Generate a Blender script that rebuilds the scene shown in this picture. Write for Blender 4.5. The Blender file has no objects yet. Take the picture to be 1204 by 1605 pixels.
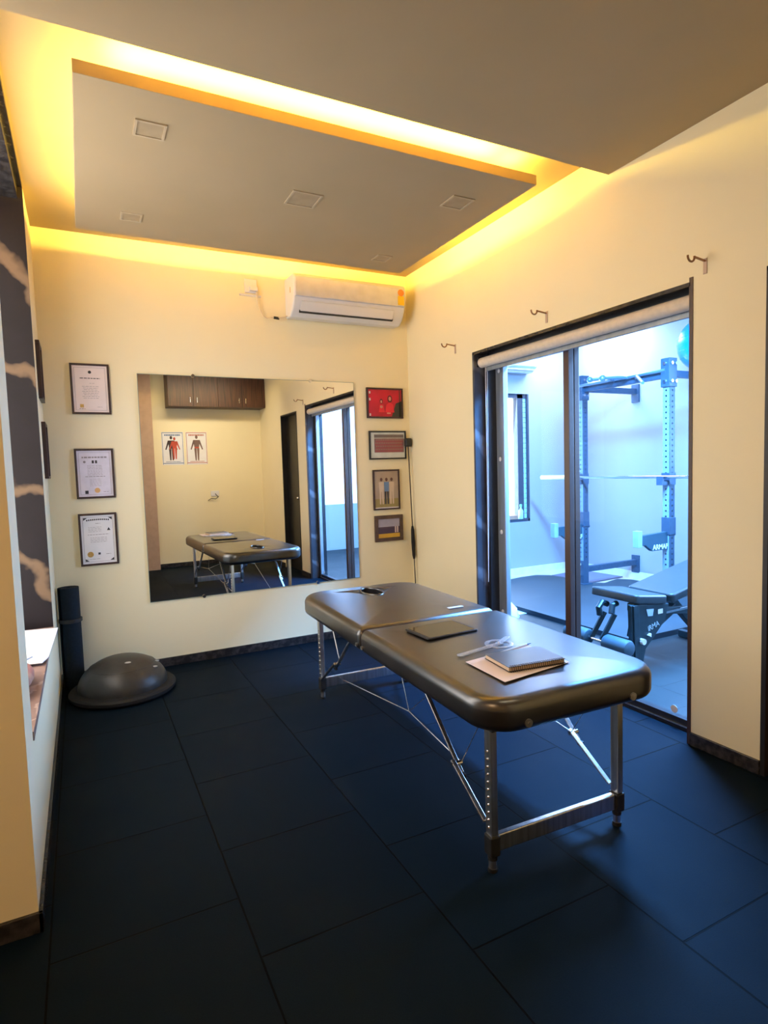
import bpy, bmesh, math, random
from mathutils import Vector, Matrix
random.seed(7)
PI = math.pi
S = bpy.context.scene
COL = S.collection

# ------------------------------------------------------------------ camera
F_PX = 931.9
YAW, PITCH, ROLL = 0.46935, -0.07071, -0.03109
cy, sy = math.cos(YAW), math.sin(YAW)
fwd = Vector((sy*math.cos(PITCH), cy*math.cos(PITCH), math.sin(PITCH)))
rgt = Vector((cy, -sy, 0)); up = rgt.cross(fwd)
rgt2 = math.cos(ROLL)*rgt + math.sin(ROLL)*up
up2 = -math.sin(ROLL)*rgt + math.cos(ROLL)*up
cam_d = bpy.data.cameras.new('camera'); cam = bpy.data.objects.new('camera', cam_d); COL.objects.link(cam)
M = Matrix((rgt2, up2, -fwd)).transposed().to_4x4(); M.translation = Vector((0, 0, 1.35))
cam.matrix_world = M
cam_d.sensor_fit = 'VERTICAL'; cam_d.sensor_height = 36.0; cam_d.lens = F_PX/1605*36.0
cam_d.clip_start = 0.02; cam_d.clip_end = 100
S.camera = cam

# ------------------------------------------------------------------ world, exposure, daylight, added fill lights
S.view_settings.view_transform = 'Standard'; S.view_settings.look = 'None'
S.view_settings.gamma = 1.0; S.view_settings.use_curve_mapping = False
S.view_settings.exposure = 0.32
w = bpy.data.worlds.new('world'); S.world = w; w.use_nodes = True
w.node_tree.nodes['Background'].inputs[0].default_value = (0.55, 0.75, 1.0, 1)
w.node_tree.nodes['Background'].inputs[1].default_value = 1.0

def area(name, loc, target, sx, sz, power, color, spread=180):
    d = bpy.data.lights.new(name, 'AREA'); d.shape = 'RECTANGLE'; d.size = sx; d.size_y = sz
    d.energy = power; d.color = color; d.spread = math.radians(spread)
    o = bpy.data.objects.new(name, d); COL.objects.link(o); o.location = loc
    o.rotation_euler = (Vector(target)-Vector(loc)).to_track_quat('-Z', 'Y').to_euler()
    return o
DAY = (0.46, 0.62, 1.0)
area('gym_daylight', (4.2, -0.40, 1.45), (4.2, 3, 1.2), 2.7, 2.8, 60, DAY)          # daylight through the gym's big windows
area('gym_side_fill', (5.60, 2.0, 1.5), (1.9, 1.9, 0.2), 2.6, 2.0, 240, (0.30, 0.55, 1.0), 120)  # unseen area light added to throw blue light through the door onto the floor
area('gym_door_side_fill', (3.42, 2.72, 2.95), (3.42, 2.72, 0), 0.3, 1.3, 720, (0.13, 0.44, 1.0))  # added overhead light, out of view, for the blue floor near the door
area('gym_back_window_daylight', (4.55, 5.90, 1.45), (4.4, 3, 1.0), 0.7, 1.5, 30, (0.62, 0.78, 1.0))
area('gym_ceiling_lamp', (5.1, 5.05, 2.94), (5.1, 5.05, 0), 0.9, 0.9, 72, (0.50, 0.64, 1.0))
area('rear_fill', (-1.2, 0.2, 2.80), (-0.9, 0.2, 0), 0.6, 0.6, 22, (1.0, 0.62, 0.34))  # added warm fill, out of view, that lifts the left front wall
area('rear_wall_fill', (1.5, 1.0, 2.74), (1.5, -0.25, 1.1), 1.2, 0.15, 11, (1.0, 0.84, 0.56), 120)  # added unseen light that brightens the rear wall reflected in the mirror
LEFT_DAY = 3.8
LED_STRENGTH = 270.0
LED_COLOR = (1.0, 0.67, 0.10)

# ------------------------------------------------------------------ helpers
def smooth_by_angle(me, ang=35):
    bm = bmesh.new(); bm.from_mesh(me); c = math.radians(ang)
    for f in bm.faces: f.smooth = True
    for e in bm.edges:
        if len(e.link_faces) == 2:
            try: e.smooth = e.calc_face_angle() < c
            except ValueError: pass
    bm.to_mesh(me); bm.free()

def obj(name, bm, m=None, parent=None, smooth=True, bevel=0, seg=2):
    me = bpy.data.meshes.new(name)
    bmesh.ops.recalc_face_normals(bm, faces=bm.faces[:])
    bm.to_mesh(me); bm.free()
    if m is not None:
        for x in (m if isinstance(m, (list, tuple)) else [m]): me.materials.append(x)
    if smooth: smooth_by_angle(me)
    o = bpy.data.objects.new(name, me); COL.objects.link(o)
    if parent is not None: o.parent = parent
    if bevel:
        b = o.modifiers.new('bevel', 'BEVEL'); b.width = bevel; b.segments = seg; b.limit_method = 'ANGLE'; b.angle_limit = math.radians(40)
    return o

def tag(o, label, cat, group=None, kind=None):
    o['label'] = label; o['category'] = cat
    if group: o['group'] = group
    if kind: o['kind'] = kind
    return o

def thing(name, label, cat, loc=(0, 0, 0), rotz=0, group=None):
    o = bpy.data.objects.new(name, None); COL.objects.link(o); o.empty_display_size = 0.1
    o.location = loc; o.rotation_euler = (0, 0, rotz)
    return tag(o, label, cat, group)

def struct(name, bm, m, parent=None, bevel=0, label=None, smooth=False):
    o = obj(name, bm, m, parent, smooth=smooth, bevel=bevel)
    if parent is None:
        o['kind'] = 'structure'
        if label: o['label'] = label
    return o

def nb(): return bmesh.new()

def box(bm, x0, x1, y0, y1, z0, z1, mi=0):
    v = [bm.verts.new((x, y, z)) for x in (x0, x1) for y in (y0, y1) for z in (z0, z1)]
    for f in ((0,1,3,2), (4,6,7,5), (0,4,5,1), (2,3,7,6), (0,2,6,4), (1,5,7,3)):
        fc = bm.faces.new([v[i] for i in f]); fc.material_index = mi
    return bm

def basis(d):
    d = Vector(d).normalized(); a = Vector((0, 0, 1)) if abs(d.z) < 0.9 else Vector((0, 1, 0))
    u = d.cross(a).normalized(); return u, d.cross(u).normalized(), d

def rings(bm, rs, cap=True, mi=0, closed=False):
    n = len(rs[0]); vs = [[bm.verts.new(p) for p in r] for r in rs]
    for a, b in zip(vs, vs[1:]+([vs[0]] if closed else [])):
        for i in range(n):
            f = bm.faces.new((a[i], a[(i+1) % n], b[(i+1) % n], b[i])); f.material_index = mi
    if cap and not closed:
        f = bm.faces.new(vs[0][::-1]); f.material_index = mi
        f = bm.faces.new(vs[-1]); f.material_index = mi
    return bm

def cyl(bm, p0, p1, r0, r1=None, n=16, mi=0, cap=True):
    r1 = r0 if r1 is None else r1
    p0 = Vector(p0); p1 = Vector(p1); u, v, d = basis(p1-p0)
    rr = []
    for p, r in ((p0, r0), (p1, r1)):
        rr.append([p + u*r*math.cos(2*PI*i/n) + v*r*math.sin(2*PI*i/n) for i in range(n)])
    return rings(bm, rr, cap, mi)

def tube(bm, pts, r, n=8, mi=0, closed=False):
    pts = [Vector(p) for p in pts]; rr = []; pu = None
    for i, p in enumerate(pts):
        if closed: d = pts[(i+1) % len(pts)]-pts[i-1]
        else: d = pts[min(i+1, len(pts)-1)]-pts[max(i-1, 0)]
        d.normalize()
        if pu is None: u, v, _ = basis(d)
        else:
            u = (pu - d*pu.dot(d)).normalized(); v = d.cross(u)
        pu = u; rad = r[i] if isinstance(r, (list, tuple)) else r
        rr.append([p + u*rad*math.cos(2*PI*k/n) + v*rad*math.sin(2*PI*k/n) for k in range(n)])
    return rings(bm, rr, True, mi, closed)

def bar(bm, p0, p1, wu, wv, up=(0, 0, 1), mi=0):
    """rectangular bar from p0 to p1: wu = width sideways, wv = width along up"""
    p0 = Vector(p0); p1 = Vector(p1); d = (p1-p0).normalized(); upv = Vector(up)
    if abs(d.dot(upv)) > 0.98: upv = Vector((1, 0, 0))
    u = d.cross(upv).normalized(); v = u.cross(d).normalized()
    rr = [[p + u*wu/2*a + v*wv/2*b for a, b in ((1, 1), (-1, 1), (-1, -1), (1, -1))] for p in (p0, p1)]
    return rings(bm, rr, True, mi)

def lathe(bm, prof, c=(0, 0, 0), n=48, mi=0, cap=True):
    c = Vector(c)
    rr = [[c + Vector((r*math.cos(2*PI*i/n), r*math.sin(2*PI*i/n), z)) for i in range(n)] for r, z in prof]
    return rings(bm, rr, cap, mi)

def sphere(bm, c, r, mi=0, n=16, s=(1, 1, 1)):
    c = Vector(c); k = n//2; rr = []
    for j in range(1, k):
        t = PI*j/k
        rr.append([c + Vector((r*s[0]*math.sin(t)*math.cos(2*PI*i/n), r*s[1]*math.sin(t)*math.sin(2*PI*i/n), -r*s[2]*math.cos(t))) for i in range(n)])
    return rings(bm, rr, True, mi)

def prism(bm, pts, ext, mi=0):
    """pts: list of 3-D points of a polygon, ext: extrusion vector"""
    e = Vector(ext)
    return rings(bm, [[Vector(p) for p in pts], [Vector(p)+e for p in pts]], True, mi)

def rrect(x0, x1, y0, y1, radii, seg=10):
    """rounded rectangle outline ccw from (x1,y0); radii for corners (x1y0, x1y1, x0y1, x0y0)"""
    out = []
    for (cx, cy_, a0), r in zip(((x1, y0, -PI/2), (x1, y1, 0), (x0, y1, PI/2), (x0, y0, PI)), radii):
        sx = 1 if cx == x0 else -1; sy_ = 1 if cy_ == y0 else -1
        ox, oy = cx + sx*r, cy_ + sy_*r
        for i in range(seg+1):
            a = a0 + PI/2*i/seg
            out.append((ox + r*math.cos(a), oy + r*math.sin(a)))
    return out

def pad(bm, x0, x1, y0, y1, z0, z1, radii, re, rb=None, seg=10, crown=0.0):
    rb = re*0.5 if rb is None else rb; prof = []
    for i in range(6):
        a = PI/2*i/5; prof.append((rb*(1-math.sin(a)), z0+rb*(1-math.cos(a))))
    for i in range(9):
        a = PI/2*i/8; prof.append((re*(1-math.cos(a)), z1-re*(1-math.sin(a))))
    for k in (1.6, 3.0): prof.append((re*k, z1)) if not crown else None
    if crown:
        half = min(x1-x0, y1-y0)/2-0.03
        for i in range(1, 9):
            t = i/8; prof.append((re+(half-re)*t, z1+crown*(1-(1-t)**2)))
    rr = []
    for ins, z in prof:
        rad = [max(r-ins, 0.004) for r in radii]
        rr.append([Vector((x, y, z)) for x, y in rrect(x0+ins, x1-ins, y0+ins, y1-ins, rad, seg)])
    return rings(bm, rr)

# ------------------------------------------------------------------ materials
MATS = {}
def mat(name, col, rough=0.6, metal=0.0, spec=0.5, noise=None, bump=None, coat=0.0, emit=None, alpha=None, sheen=0.0, trans=0.0):
    """noise=(scale, colour2, detail[, stretch xyz]); bump=(scale, strength)"""
    if name in MATS: return MATS[name]
    m = bpy.data.materials.new(name); m.use_nodes = True; nt = m.node_tree; b = nt.nodes['Principled BSDF']
    b.inputs['Base Color'].default_value = (*col, 1); b.inputs['Roughness'].default_value = rough
    b.inputs['Metallic'].default_value = metal; b.inputs['Specular IOR Level'].default_value = spec
    b.inputs['Coat Weight'].default_value = coat; b.inputs['Sheen Weight'].default_value = sheen
    b.inputs['Transmission Weight'].default_value = trans
    if alpha is not None: b.inputs['Alpha'].default_value = alpha
    tc = nt.nodes.new('ShaderNodeTexCoord')
    if noise is None: noise = (14.0, tuple(c*0.9 for c in col), 4)
    mp = nt.nodes.new('ShaderNodeMapping'); nt.links.new(tc.outputs['Object'], mp.inputs['Vector'])
    if len(noise) > 3: mp.inputs['Scale'].default_value = noise[3]
    nz = nt.nodes.new('ShaderNodeTexNoise'); nz.inputs['Scale'].default_value = noise[0]; nz.inputs['Detail'].default_value = noise[2]
    nt.links.new(mp.outputs['Vector'], nz.inputs['Vector'])
    mx = nt.nodes.new('ShaderNodeMix'); mx.data_type = 'RGBA'
    mx.inputs[6].default_value = (*col, 1); mx.inputs[7].default_value = (*noise[1], 1)
    rp = nt.nodes.new('ShaderNodeValToRGB'); rp.color_ramp.elements[0].position = 0.4; rp.color_ramp.elements[1].position = 0.65
    nt.links.new(nz.outputs['Fac'], rp.inputs['Fac']); nt.links.new(rp.outputs['Color'], mx.inputs[0])
    nt.links.new(mx.outputs[2], b.inputs['Base Color'])
    if bump:
        n2 = nt.nodes.new('ShaderNodeTexNoise'); n2.inputs['Scale'].default_value = bump[0]; n2.inputs['Detail'].default_value = 3
        nt.links.new(tc.outputs['Object'], n2.inputs['Vector'])
        bp = nt.nodes.new('ShaderNodeBump'); bp.inputs['Strength'].default_value = bump[1]; bp.inputs['Distance'].default_value = 0.002
        nt.links.new(n2.outputs['Fac'], bp.inputs['Height']); nt.links.new(bp.outputs['Normal'], b.inputs['Normal'])
    if emit:
        b.inputs['Emission Color'].default_value = (*emit[0], 1); b.inputs['Emission Strength'].default_value = emit[1]
    b.inputs['Coat Roughness'].default_value = 0.27; b.inputs['Coat IOR'].default_value = 1.75
    MATS[name] = m; return m

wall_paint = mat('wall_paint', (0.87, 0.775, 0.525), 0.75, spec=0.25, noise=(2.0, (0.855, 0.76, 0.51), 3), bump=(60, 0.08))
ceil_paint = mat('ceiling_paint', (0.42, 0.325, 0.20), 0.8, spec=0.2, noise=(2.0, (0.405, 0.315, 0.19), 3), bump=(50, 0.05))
gym_paint = mat('gym_wall_paint', (0.36, 0.345, 0.37), 0.7, spec=0.25, noise=(1.5, (0.35, 0.336, 0.36), 3))
granite = mat('dark_granite', (0.018, 0.016, 0.018), 0.25, spec=0.5, noise=(30, (0.05, 0.045, 0.045), 6))
black_pvc = mat('black_frame', (0.012, 0.012, 0.016), 0.35, noise=(20, (0.018, 0.018, 0.022), 3))
brown_frame = mat('brown_anodised_frame', (0.07, 0.038, 0.03), 0.35, noise=(8, (0.05, 0.028, 0.024), 3, (1, 1, .1)))
alu = mat('brushed_aluminium', (0.82, 0.82, 0.83), 0.3, metal=1.0, noise=(60, (0.62, 0.61, 0.60), 3, (1, 1, .05)))
alu_grey = mat('grey_aluminium', (0.38, 0.42, 0.47), 0.4, metal=0.6, noise=(25, (0.30, 0.34, 0.38), 3, (1, 1, .1)))
black_plastic = mat('black_plastic', (0.012, 0.012, 0.013), 0.45, noise=(40, (0.02, 0.02, 0.02), 2))
rubber = mat('black_rubber', (0.009, 0.009, 0.010), 0.7, spec=0.3, noise=(90, (0.013, 0.013, 0.014), 3), bump=(150, 0.2))
vinyl = mat('black_vinyl', (0.008, 0.006, 0.006), 0.36, spec=0.4, coat=0.9, noise=(5, (0.018, 0.015, 0.015), 3), bump=(420, 0.10))
white_plastic = mat('white_plastic', (0.74, 0.72, 0.72), 0.35, noise=(6, (0.72, 0.70, 0.70), 2))
white_paper = mat('white_paper', (0.84, 0.82, 0.84), 0.8, noise=(12, (0.80, 0.79, 0.81), 3))
pink_paper = mat('pink_tinted_paper', (0.86, 0.74, 0.72), 0.8, noise=(12, (0.84, 0.72, 0.70), 3))
frame_wood = mat('dark_frame_wood', (0.035, 0.014, 0.014), 0.4, noise=(30, (0.05, 0.02, 0.018), 4))
frame_wood2 = mat('brown_frame_wood', (0.09, 0.05, 0.035), 0.4, noise=(30, (0.06, 0.03, 0.02), 4))
ink = mat('grey_ink', (0.30, 0.26, 0.28), 0.8)
dark_ink = mat('dark_ink', (0.04, 0.035, 0.04), 0.8)
gold = mat('gold_seal', (0.55, 0.34, 0.10), 0.45, noise=(150, (0.40, 0.24, 0.06), 3))
orange = mat('orange_seal', (0.75, 0.42, 0.16), 0.6)
lilac = mat('lilac_paper', (0.74, 0.70, 0.80), 0.8)
chrome = mat('chrome', (0.85, 0.85, 0.87), 0.12, metal=1.0, noise=(10, (0.8, 0.8, 0.82), 2))
brass = mat('bronze_bracket', (0.30, 0.15, 0.07), 0.35, metal=0.8, noise=(30, (0.22, 0.10, 0.05), 2))
walnut = mat('walnut_laminate', (0.085, 0.030, 0.018), 0.45, noise=(9, (0.03, 0.012, 0.008), 6, (6, 1, .35)))
blind_cloth = mat('beige_blind_cloth', (0.72, 0.62, 0.50), 0.8, noise=(40, (0.66, 0.57, 0.46), 3), bump=(200, 0.15))
navy = mat('navy_foam_mat', (0.003, 0.009, 0.018), 0.7, spec=0.25, noise=(60, (0.005, 0.013, 0.024), 3), bump=(160, 0.3))
bosu_rub = mat('charcoal_dome_rubber', (0.034, 0.031, 0.028), 0.42, noise=(16, (0.022, 0.020, 0.019), 5))
rack_steel = mat('blue_grey_powder_coat', (0.045, 0.075, 0.12), 0.4, noise=(30, (0.035, 0.06, 0.10), 3))
rack_light = mat('pale_perforated_face', (0.22, 0.30, 0.40), 0.4)
spot_grey = mat('grey_plastic_liner', (0.30, 0.38, 0.44), 0.5)
bench_frame = mat('bench_black_steel', (0.010, 0.026, 0.036), 0.4, noise=(20, (0.014, 0.034, 0.045), 3))
bench_vinyl = mat('bench_vinyl', (0.025, 0.036, 0.045), 0.4, bump=(300, 0.1))
foam = mat('foam_roller', (0.045, 0.085, 0.12), 0.6, bump=(200, 0.2))
gym_mat_m = mat('gym_platform_rubber', (0.026, 0.040, 0.052), 0.55, noise=(3, (0.031, 0.047, 0.060), 4), bump=(180, 0.2))
gym_edge = mat('gym_mat_dark_edge', (0.008, 0.02, 0.035), 0.6)
beige_tile = mat('beige_floor_tile', (0.62, 0.62, 0.62), 0.5, noise=(4, (0.56, 0.54, 0.52), 4))
ball_blue = mat('blue_ball_vinyl', (0.0, 0.22, 0.72), 0.3, noise=(3, (0.0, 0.25, 0.75), 2))

def nodes_of(name):
    m = bpy.data.materials.new(name); m.use_nodes = True; return m, m.node_tree, m.node_tree.nodes['Principled BSDF']

# rubber floor tiles, brick bond along the room's depth
def tile_floor(name, base, base2, seam, rough, spec=0.5):
    m, nt, b = nodes_of(name); b.inputs['Roughness'].default_value = rough; b.inputs['Specular IOR Level'].default_value = spec
    tc = nt.nodes.new('ShaderNodeTexCoord'); mp = nt.nodes.new('ShaderNodeMapping')
    mp.inputs['Rotation'].default_value = (0, 0, PI/2); mp.inputs['Location'].default_value = (-1.31, 0, 0)
    nt.links.new(tc.outputs['Object'], mp.inputs['Vector'])
    # swap x/y so that the rows of the brick pattern run along y
    sp = nt.nodes.new('ShaderNodeSeparateXYZ'); nt.links.new(tc.outputs['Object'], sp.inputs[0])
    ax = nt.nodes.new('ShaderNodeMath'); ax.operation = 'ADD'; ax.inputs[1].default_value = 20*0.53-1.31
    ay = nt.nodes.new('ShaderNodeMath'); ay.operation = 'ADD'; ay.inputs[1].default_value = 20*0.53-1.43
    nt.links.new(sp.outputs['Y'], ax.inputs[0]); nt.links.new(sp.outputs['X'], ay.inputs[0])
    cb = nt.nodes.new('ShaderNodeCombineXYZ'); nt.links.new(ax.outputs[0], cb.inputs[0]); nt.links.new(ay.outputs[0], cb.inputs[1])
    br = nt.nodes.new('ShaderNodeTexBrick'); nt.links.new(cb.outputs[0], br.inputs['Vector'])
    br.offset = 0.5; br.offset_frequency = 2; br.inputs['Scale'].default_value = 1.0
    br.inputs['Brick Width'].default_value = 0.53; br.inputs['Row Height'].default_value = 0.53
    br.inputs['Mortar Size'].default_value = 0.0035; br.inputs['Mortar Smooth'].default_value = 0.3
    br.inputs['Color1'].default_value = (*base, 1); br.inputs['Color2'].default_value = (*base2, 1); br.inputs['Mortar'].default_value = (*seam, 1)
    nz = nt.nodes.new('ShaderNodeTexNoise'); nz.inputs['Scale'].default_value = 260; nz.inputs['Detail'].default_value = 2
    nt.links.new(tc.outputs['Object'], nz.inputs['Vector'])
    n3 = nt.nodes.new('ShaderNodeTexNoise'); n3.inputs['Scale'].default_value = 3; n3.inputs['Detail'].default_value = 5
    nt.links.new(tc.outputs['Object'], n3.inputs['Vector'])
    mr = nt.nodes.new('ShaderNodeMapRange'); mr.inputs['To Min'].default_value = rough-0.08; mr.inputs['To Max'].default_value = rough+0.10
    nt.links.new(n3.outputs['Fac'], mr.inputs['Value']); nt.links.new(mr.outputs[0], b.inputs['Roughness'])
    mx = nt.nodes.new('ShaderNodeMix'); mx.data_type = 'RGBA'; mx.blend_type = 'MULTIPLY'; mx.inputs[0].default_value = 1
    rp = nt.nodes.new('ShaderNodeValToRGB'); rp.color_ramp.elements[0].color = (.6, .6, .6, 1); rp.color_ramp.elements[1].color = (1.3, 1.3, 1.3, 1)
    nt.links.new(nz.outputs['Fac'], rp.inputs['Fac']); nt.links.new(br.outputs['Color'], mx.inputs[6]); nt.links.new(rp.outputs['Color'], mx.inputs[7])
    nt.links.new(mx.outputs[2], b.inputs['Base Color'])
    mt = nt.nodes.new('ShaderNodeMath'); mt.operation = 'MULTIPLY_ADD'; mt.inputs[1].default_value = -1.0
    ms = nt.nodes.new('ShaderNodeMath'); ms.operation = 'MULTIPLY'; ms.inputs[1].default_value = 0.12
    nt.links.new(nz.outputs['Fac'], ms.inputs[0]); nt.links.new(br.outputs['Fac'], mt.inputs[0]); nt.links.new(ms.outputs[0], mt.inputs[2])
    bp = nt.nodes.new('ShaderNodeBump'); bp.inputs['Strength'].default_value = 0.6; bp.inputs['Distance'].default_value = 0.004
    nt.links.new(mt.outputs[0], bp.inputs['Height']); nt.links.new(bp.outputs['Normal'], b.inputs['Normal'])
    return m
floor_m = tile_floor('black_rubber_tiles', (0.0024, 0.0075, 0.0145), (0.0029, 0.0090, 0.017), (0.0003, 0.0005, 0.0009), 0.6, 0.05)
gym_floor_m = tile_floor('gym_rubber_tiles', (0.010, 0.016, 0.020), (0.012, 0.019, 0.023), (0.004, 0.006, 0.008), 0.5)

# dark veined marble
def marble(name, base, vein, scale=2.2, rot=(0.3, 0.6, 0.4)):
    m, nt, b = nodes_of(name); b.inputs['Roughness'].default_value = 0.5; b.inputs['Specular IOR Level'].default_value = 0.25
    tc = nt.nodes.new('ShaderNodeTexCoord'); mp = nt.nodes.new('ShaderNodeMapping'); mp.inputs['Rotation'].default_value = rot
    nt.links.new(tc.outputs['Object'], mp.inputs['Vector'])
    wv = nt.nodes.new('ShaderNodeTexWave'); wv.inputs['Scale'].default_value = scale; wv.inputs['Distortion'].default_value = 7
    wv.inputs['Detail'].default_value = 5; wv.inputs['Detail Scale'].default_value = 1.6
    nt.links.new(mp.outputs['Vector'], wv.inputs['Vector'])
    rp = nt.nodes.new('ShaderNodeValToRGB'); e = rp.color_ramp.elements
    e[0].position = 0.90; e[0].color = (*base, 1); e[1].position = 0.995; e[1].color = (*vein, 1)
    nt.links.new(wv.outputs['Fac'], rp.inputs['Fac'])
    nz = nt.nodes.new('ShaderNodeTexNoise'); nz.inputs['Scale'].default_value = 9; nz.inputs['Detail'].default_value = 8
    nt.links.new(tc.outputs['Object'], nz.inputs['Vector'])
    mx = nt.nodes.new('ShaderNodeMix'); mx.data_type = 'RGBA'; mx.blend_type = 'ADD'; mx.inputs[7].default_value = (*[c*1.2 for c in base], 1)
    nt.links.new(nz.outputs['Fac'], mx.inputs[0]); nt.links.new(rp.outputs['Color'], mx.inputs[6]); nt.links.new(mx.outputs[2], b.inputs['Base Color'])
    return m
marble_m = marble('dark_veined_marble', (0.007, 0.0045, 0.0055), (0.16, 0.10, 0.055), 0.9)
marble_grey = marble('grey_veined_marble', (0.035, 0.036, 0.045), (0.14, 0.14, 0.16), 0.8, (0.2, 0.9, 0.1))
marble_tan = marble('brown_sill_marble', (0.16, 0.10, 0.08), (0.35, 0.25, 0.2), 4)

# thin window glass: clear with a Fresnel reflection
def glass(name, tint, refl=1.0):
    m = bpy.data.materials.new(name); m.use_nodes = True; nt = m.node_tree; nt.nodes.clear()
    out = nt.nodes.new('ShaderNodeOutputMaterial'); mix = nt.nodes.new('ShaderNodeMixShader')
    tr = nt.nodes.new('ShaderNodeBsdfTransparent'); tr.inputs[0].default_value = (*tint, 1)
    gl = nt.nodes.new('ShaderNodeBsdfGlossy'); gl.inputs['Roughness'].default_value = 0.0
    fr = nt.nodes.new('ShaderNodeFresnel'); geo = nt.nodes.new('ShaderNodeNewGeometry'); io = nt.nodes.new('ShaderNodeMath'); io.operation = 'MULTIPLY_ADD'
    io.inputs[1].default_value = 1/1.10-1.10; io.inputs[2].default_value = 1.10      # the back faces reflect like the front ones
    nt.links.new(geo.outputs['Backfacing'], io.inputs[0]); nt.links.new(io.outputs[0], fr.inputs['IOR'])
    nt.links.new(fr.outputs[0], mix.inputs[0]); nt.links.new(tr.outputs[0], mix.inputs[1]); nt.links.new(gl.outputs[0], mix.inputs[2])
    nt.links.new(mix.outputs[0], out.inputs['Surface']); return m
pane_m = glass('clear_pane', (0.93, 0.97, 1.0))
clear_plastic = mat('clear_plastic', (0.75, 0.80, 0.88), 0.08, alpha=0.35, noise=(5, (0.75, 0.8, 0.88), 1))
mirror_m = mat('silvered_mirror', (0.90, 0.90, 0.88), 0.0, metal=1.0, noise=(1, (0.90, 0.90, 0.88), 1))
led_m = mat('warm_led_strip', (1, .8, .5), 0.5, emit=(LED_COLOR, LED_STRENGTH))
outside_m = mat('bright_overcast_outside', (1, 1, 1), 0.9, emit=((0.86, 0.93, 1.0), 5.0))

# ------------------------------------------------------------------ the setting
B, RW, LW = 4.43, 2.515, -0.19
TW = 2.72                      # gym side face of the wall between the two rooms
floor_bm = box(nb(), -1.75, RW+0.10, -1.35, B+0.1, -0.10, 0)
struct('floor', floor_bm, floor_m)
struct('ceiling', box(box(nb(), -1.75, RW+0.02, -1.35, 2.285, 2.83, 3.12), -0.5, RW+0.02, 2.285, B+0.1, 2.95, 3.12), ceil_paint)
struct('wall_back', box(nb(), -0.5, RW, B, B+0.12, 0, 2.96), wall_paint)
D0, D1, DT = 1.815, 3.502, 2.155          # sliding door opening
E0, E1, ET = 0.80, 1.478, 2.12            # dark doorway further right
bm = nb()
for y0, y1, z0, z1 in ((-1.35, E0, 0, 3.0), (E0, E1, ET, 3.0), (E1, D0, 0, 3.0), (D0, D1, DT, 3.0), (D1, 5.80, 0, 3.0)):
    box(bm, RW, TW, y0, y1, z0, z1)
bmesh.ops.remove_doubles(bm, verts=bm.verts[:], dist=1e-5)
struct('wall_right', bm, wall_paint)
# left wall with a tall stone-lined opening
W0, W1, WZ0, WZ1, WX = 2.22, 3.80, 0.53, 2.91, -0.49
bm = nb()
box(bm, WX, LW, 2.0, W0, 0, 2.96); box(bm, WX, LW, W1, B, 0, 2.96); box(bm, WX, LW, W0, W1, 0, WZ0-0.03); box(bm, WX, LW, W0, W1, WZ1+0.03, 2.96)
struct('wall_left', bm, wall_paint)
struct('wall_left_front', box(nb(), -1.75, WX, 2.0, 2.15, 0, 2.9), wall_paint)
struct('wall_left_rear', box(nb(), -1.75, -1.65, -1.35, 2.0, 0, 2.9), wall_paint)
struct('wall_rear', box(nb(), 0.60, RW, -1.35, -0.25, 0, 2.9), wall_paint)
struct('wall_rear_alcove', box(nb(), -1.75, 0.60, -1.35, -1.25, 0, 2.9), wall_paint)
tan_paint = mat('tan_pillar_paint', (0.50, 0.34, 0.24), 0.7)
struct('trim_8', box(nb(), 0.62, 0.945, -0.25, -0.13, 0, 2.83), tan_paint, label='tan pillar against the rear wall, seen in the mirror')
# baseboards
bb = 0.062
def base(name, *a): return struct(name, box(nb(), *a), granite, bevel=0.002)
base('baseboard_back', LW, RW, B-0.012, B, 0, bb)
bm = nb()
for y0, y1 in ((-0.25, E0-0.03), (E1+0.0, D0-0.012), (D1+0.0, B-0.012)): box(bm, RW-0.012, RW, y0, y1, 0, bb)
struct('baseboard_right', bm, granite, bevel=0.002)
base('baseboard_left', LW, LW+0.012, 1.988, B-0.012, 0, bb)
base('baseboard_left_front', -1.65, LW+0.012, 1.988, 2.0, 0, bb)
base('baseboard_rear', 0.945, RW-0.012, -0.25, -0.238, 0, bb)
# stone lining of the left opening
bm = nb(); box(bm, WX, LW+0.004, W1-0.02, W1, WZ0, WZ1)
struct('trim_1', bm, marble_m, label='dark veined marble jamb of the opening in the left wall')
bm = nb(); box(bm, WX, LW+0.004, W0+0.0, W1, WZ1, WZ1+0.03); box(bm, WX, LW-0.02, W0, W1-0.02, WZ1-0.06, WZ1)
struct('trim_2', bm, granite, label='black stone lintel over the opening in the left wall')
struct('trim_3', box(nb(), WX, LW+0.004, W0, W1, WZ0-0.03, WZ0), marble_tan, label='brown stone sill of the opening in the left wall')
bm = nb(); box(bm, WX-0.05, WX, W0, W1, WZ0-.03, WZ1+.03)
wo = struct('window_1', bm, black_pvc, label='dark framed window with a glowing daylight pane behind the left opening')
bm = nb()
box(bm, WX, WX+0.004, W0+0.06, W1-0.08, 0.60, 2.80)
obj('pane', bm, mat('frosted_daylight_pane', (0.8, 0.8, 0.8), 0.4, emit=((1.0, 0.93, 0.84), LEFT_DAY)), wo)  # the pane itself glows as the daylight from the left window

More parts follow.
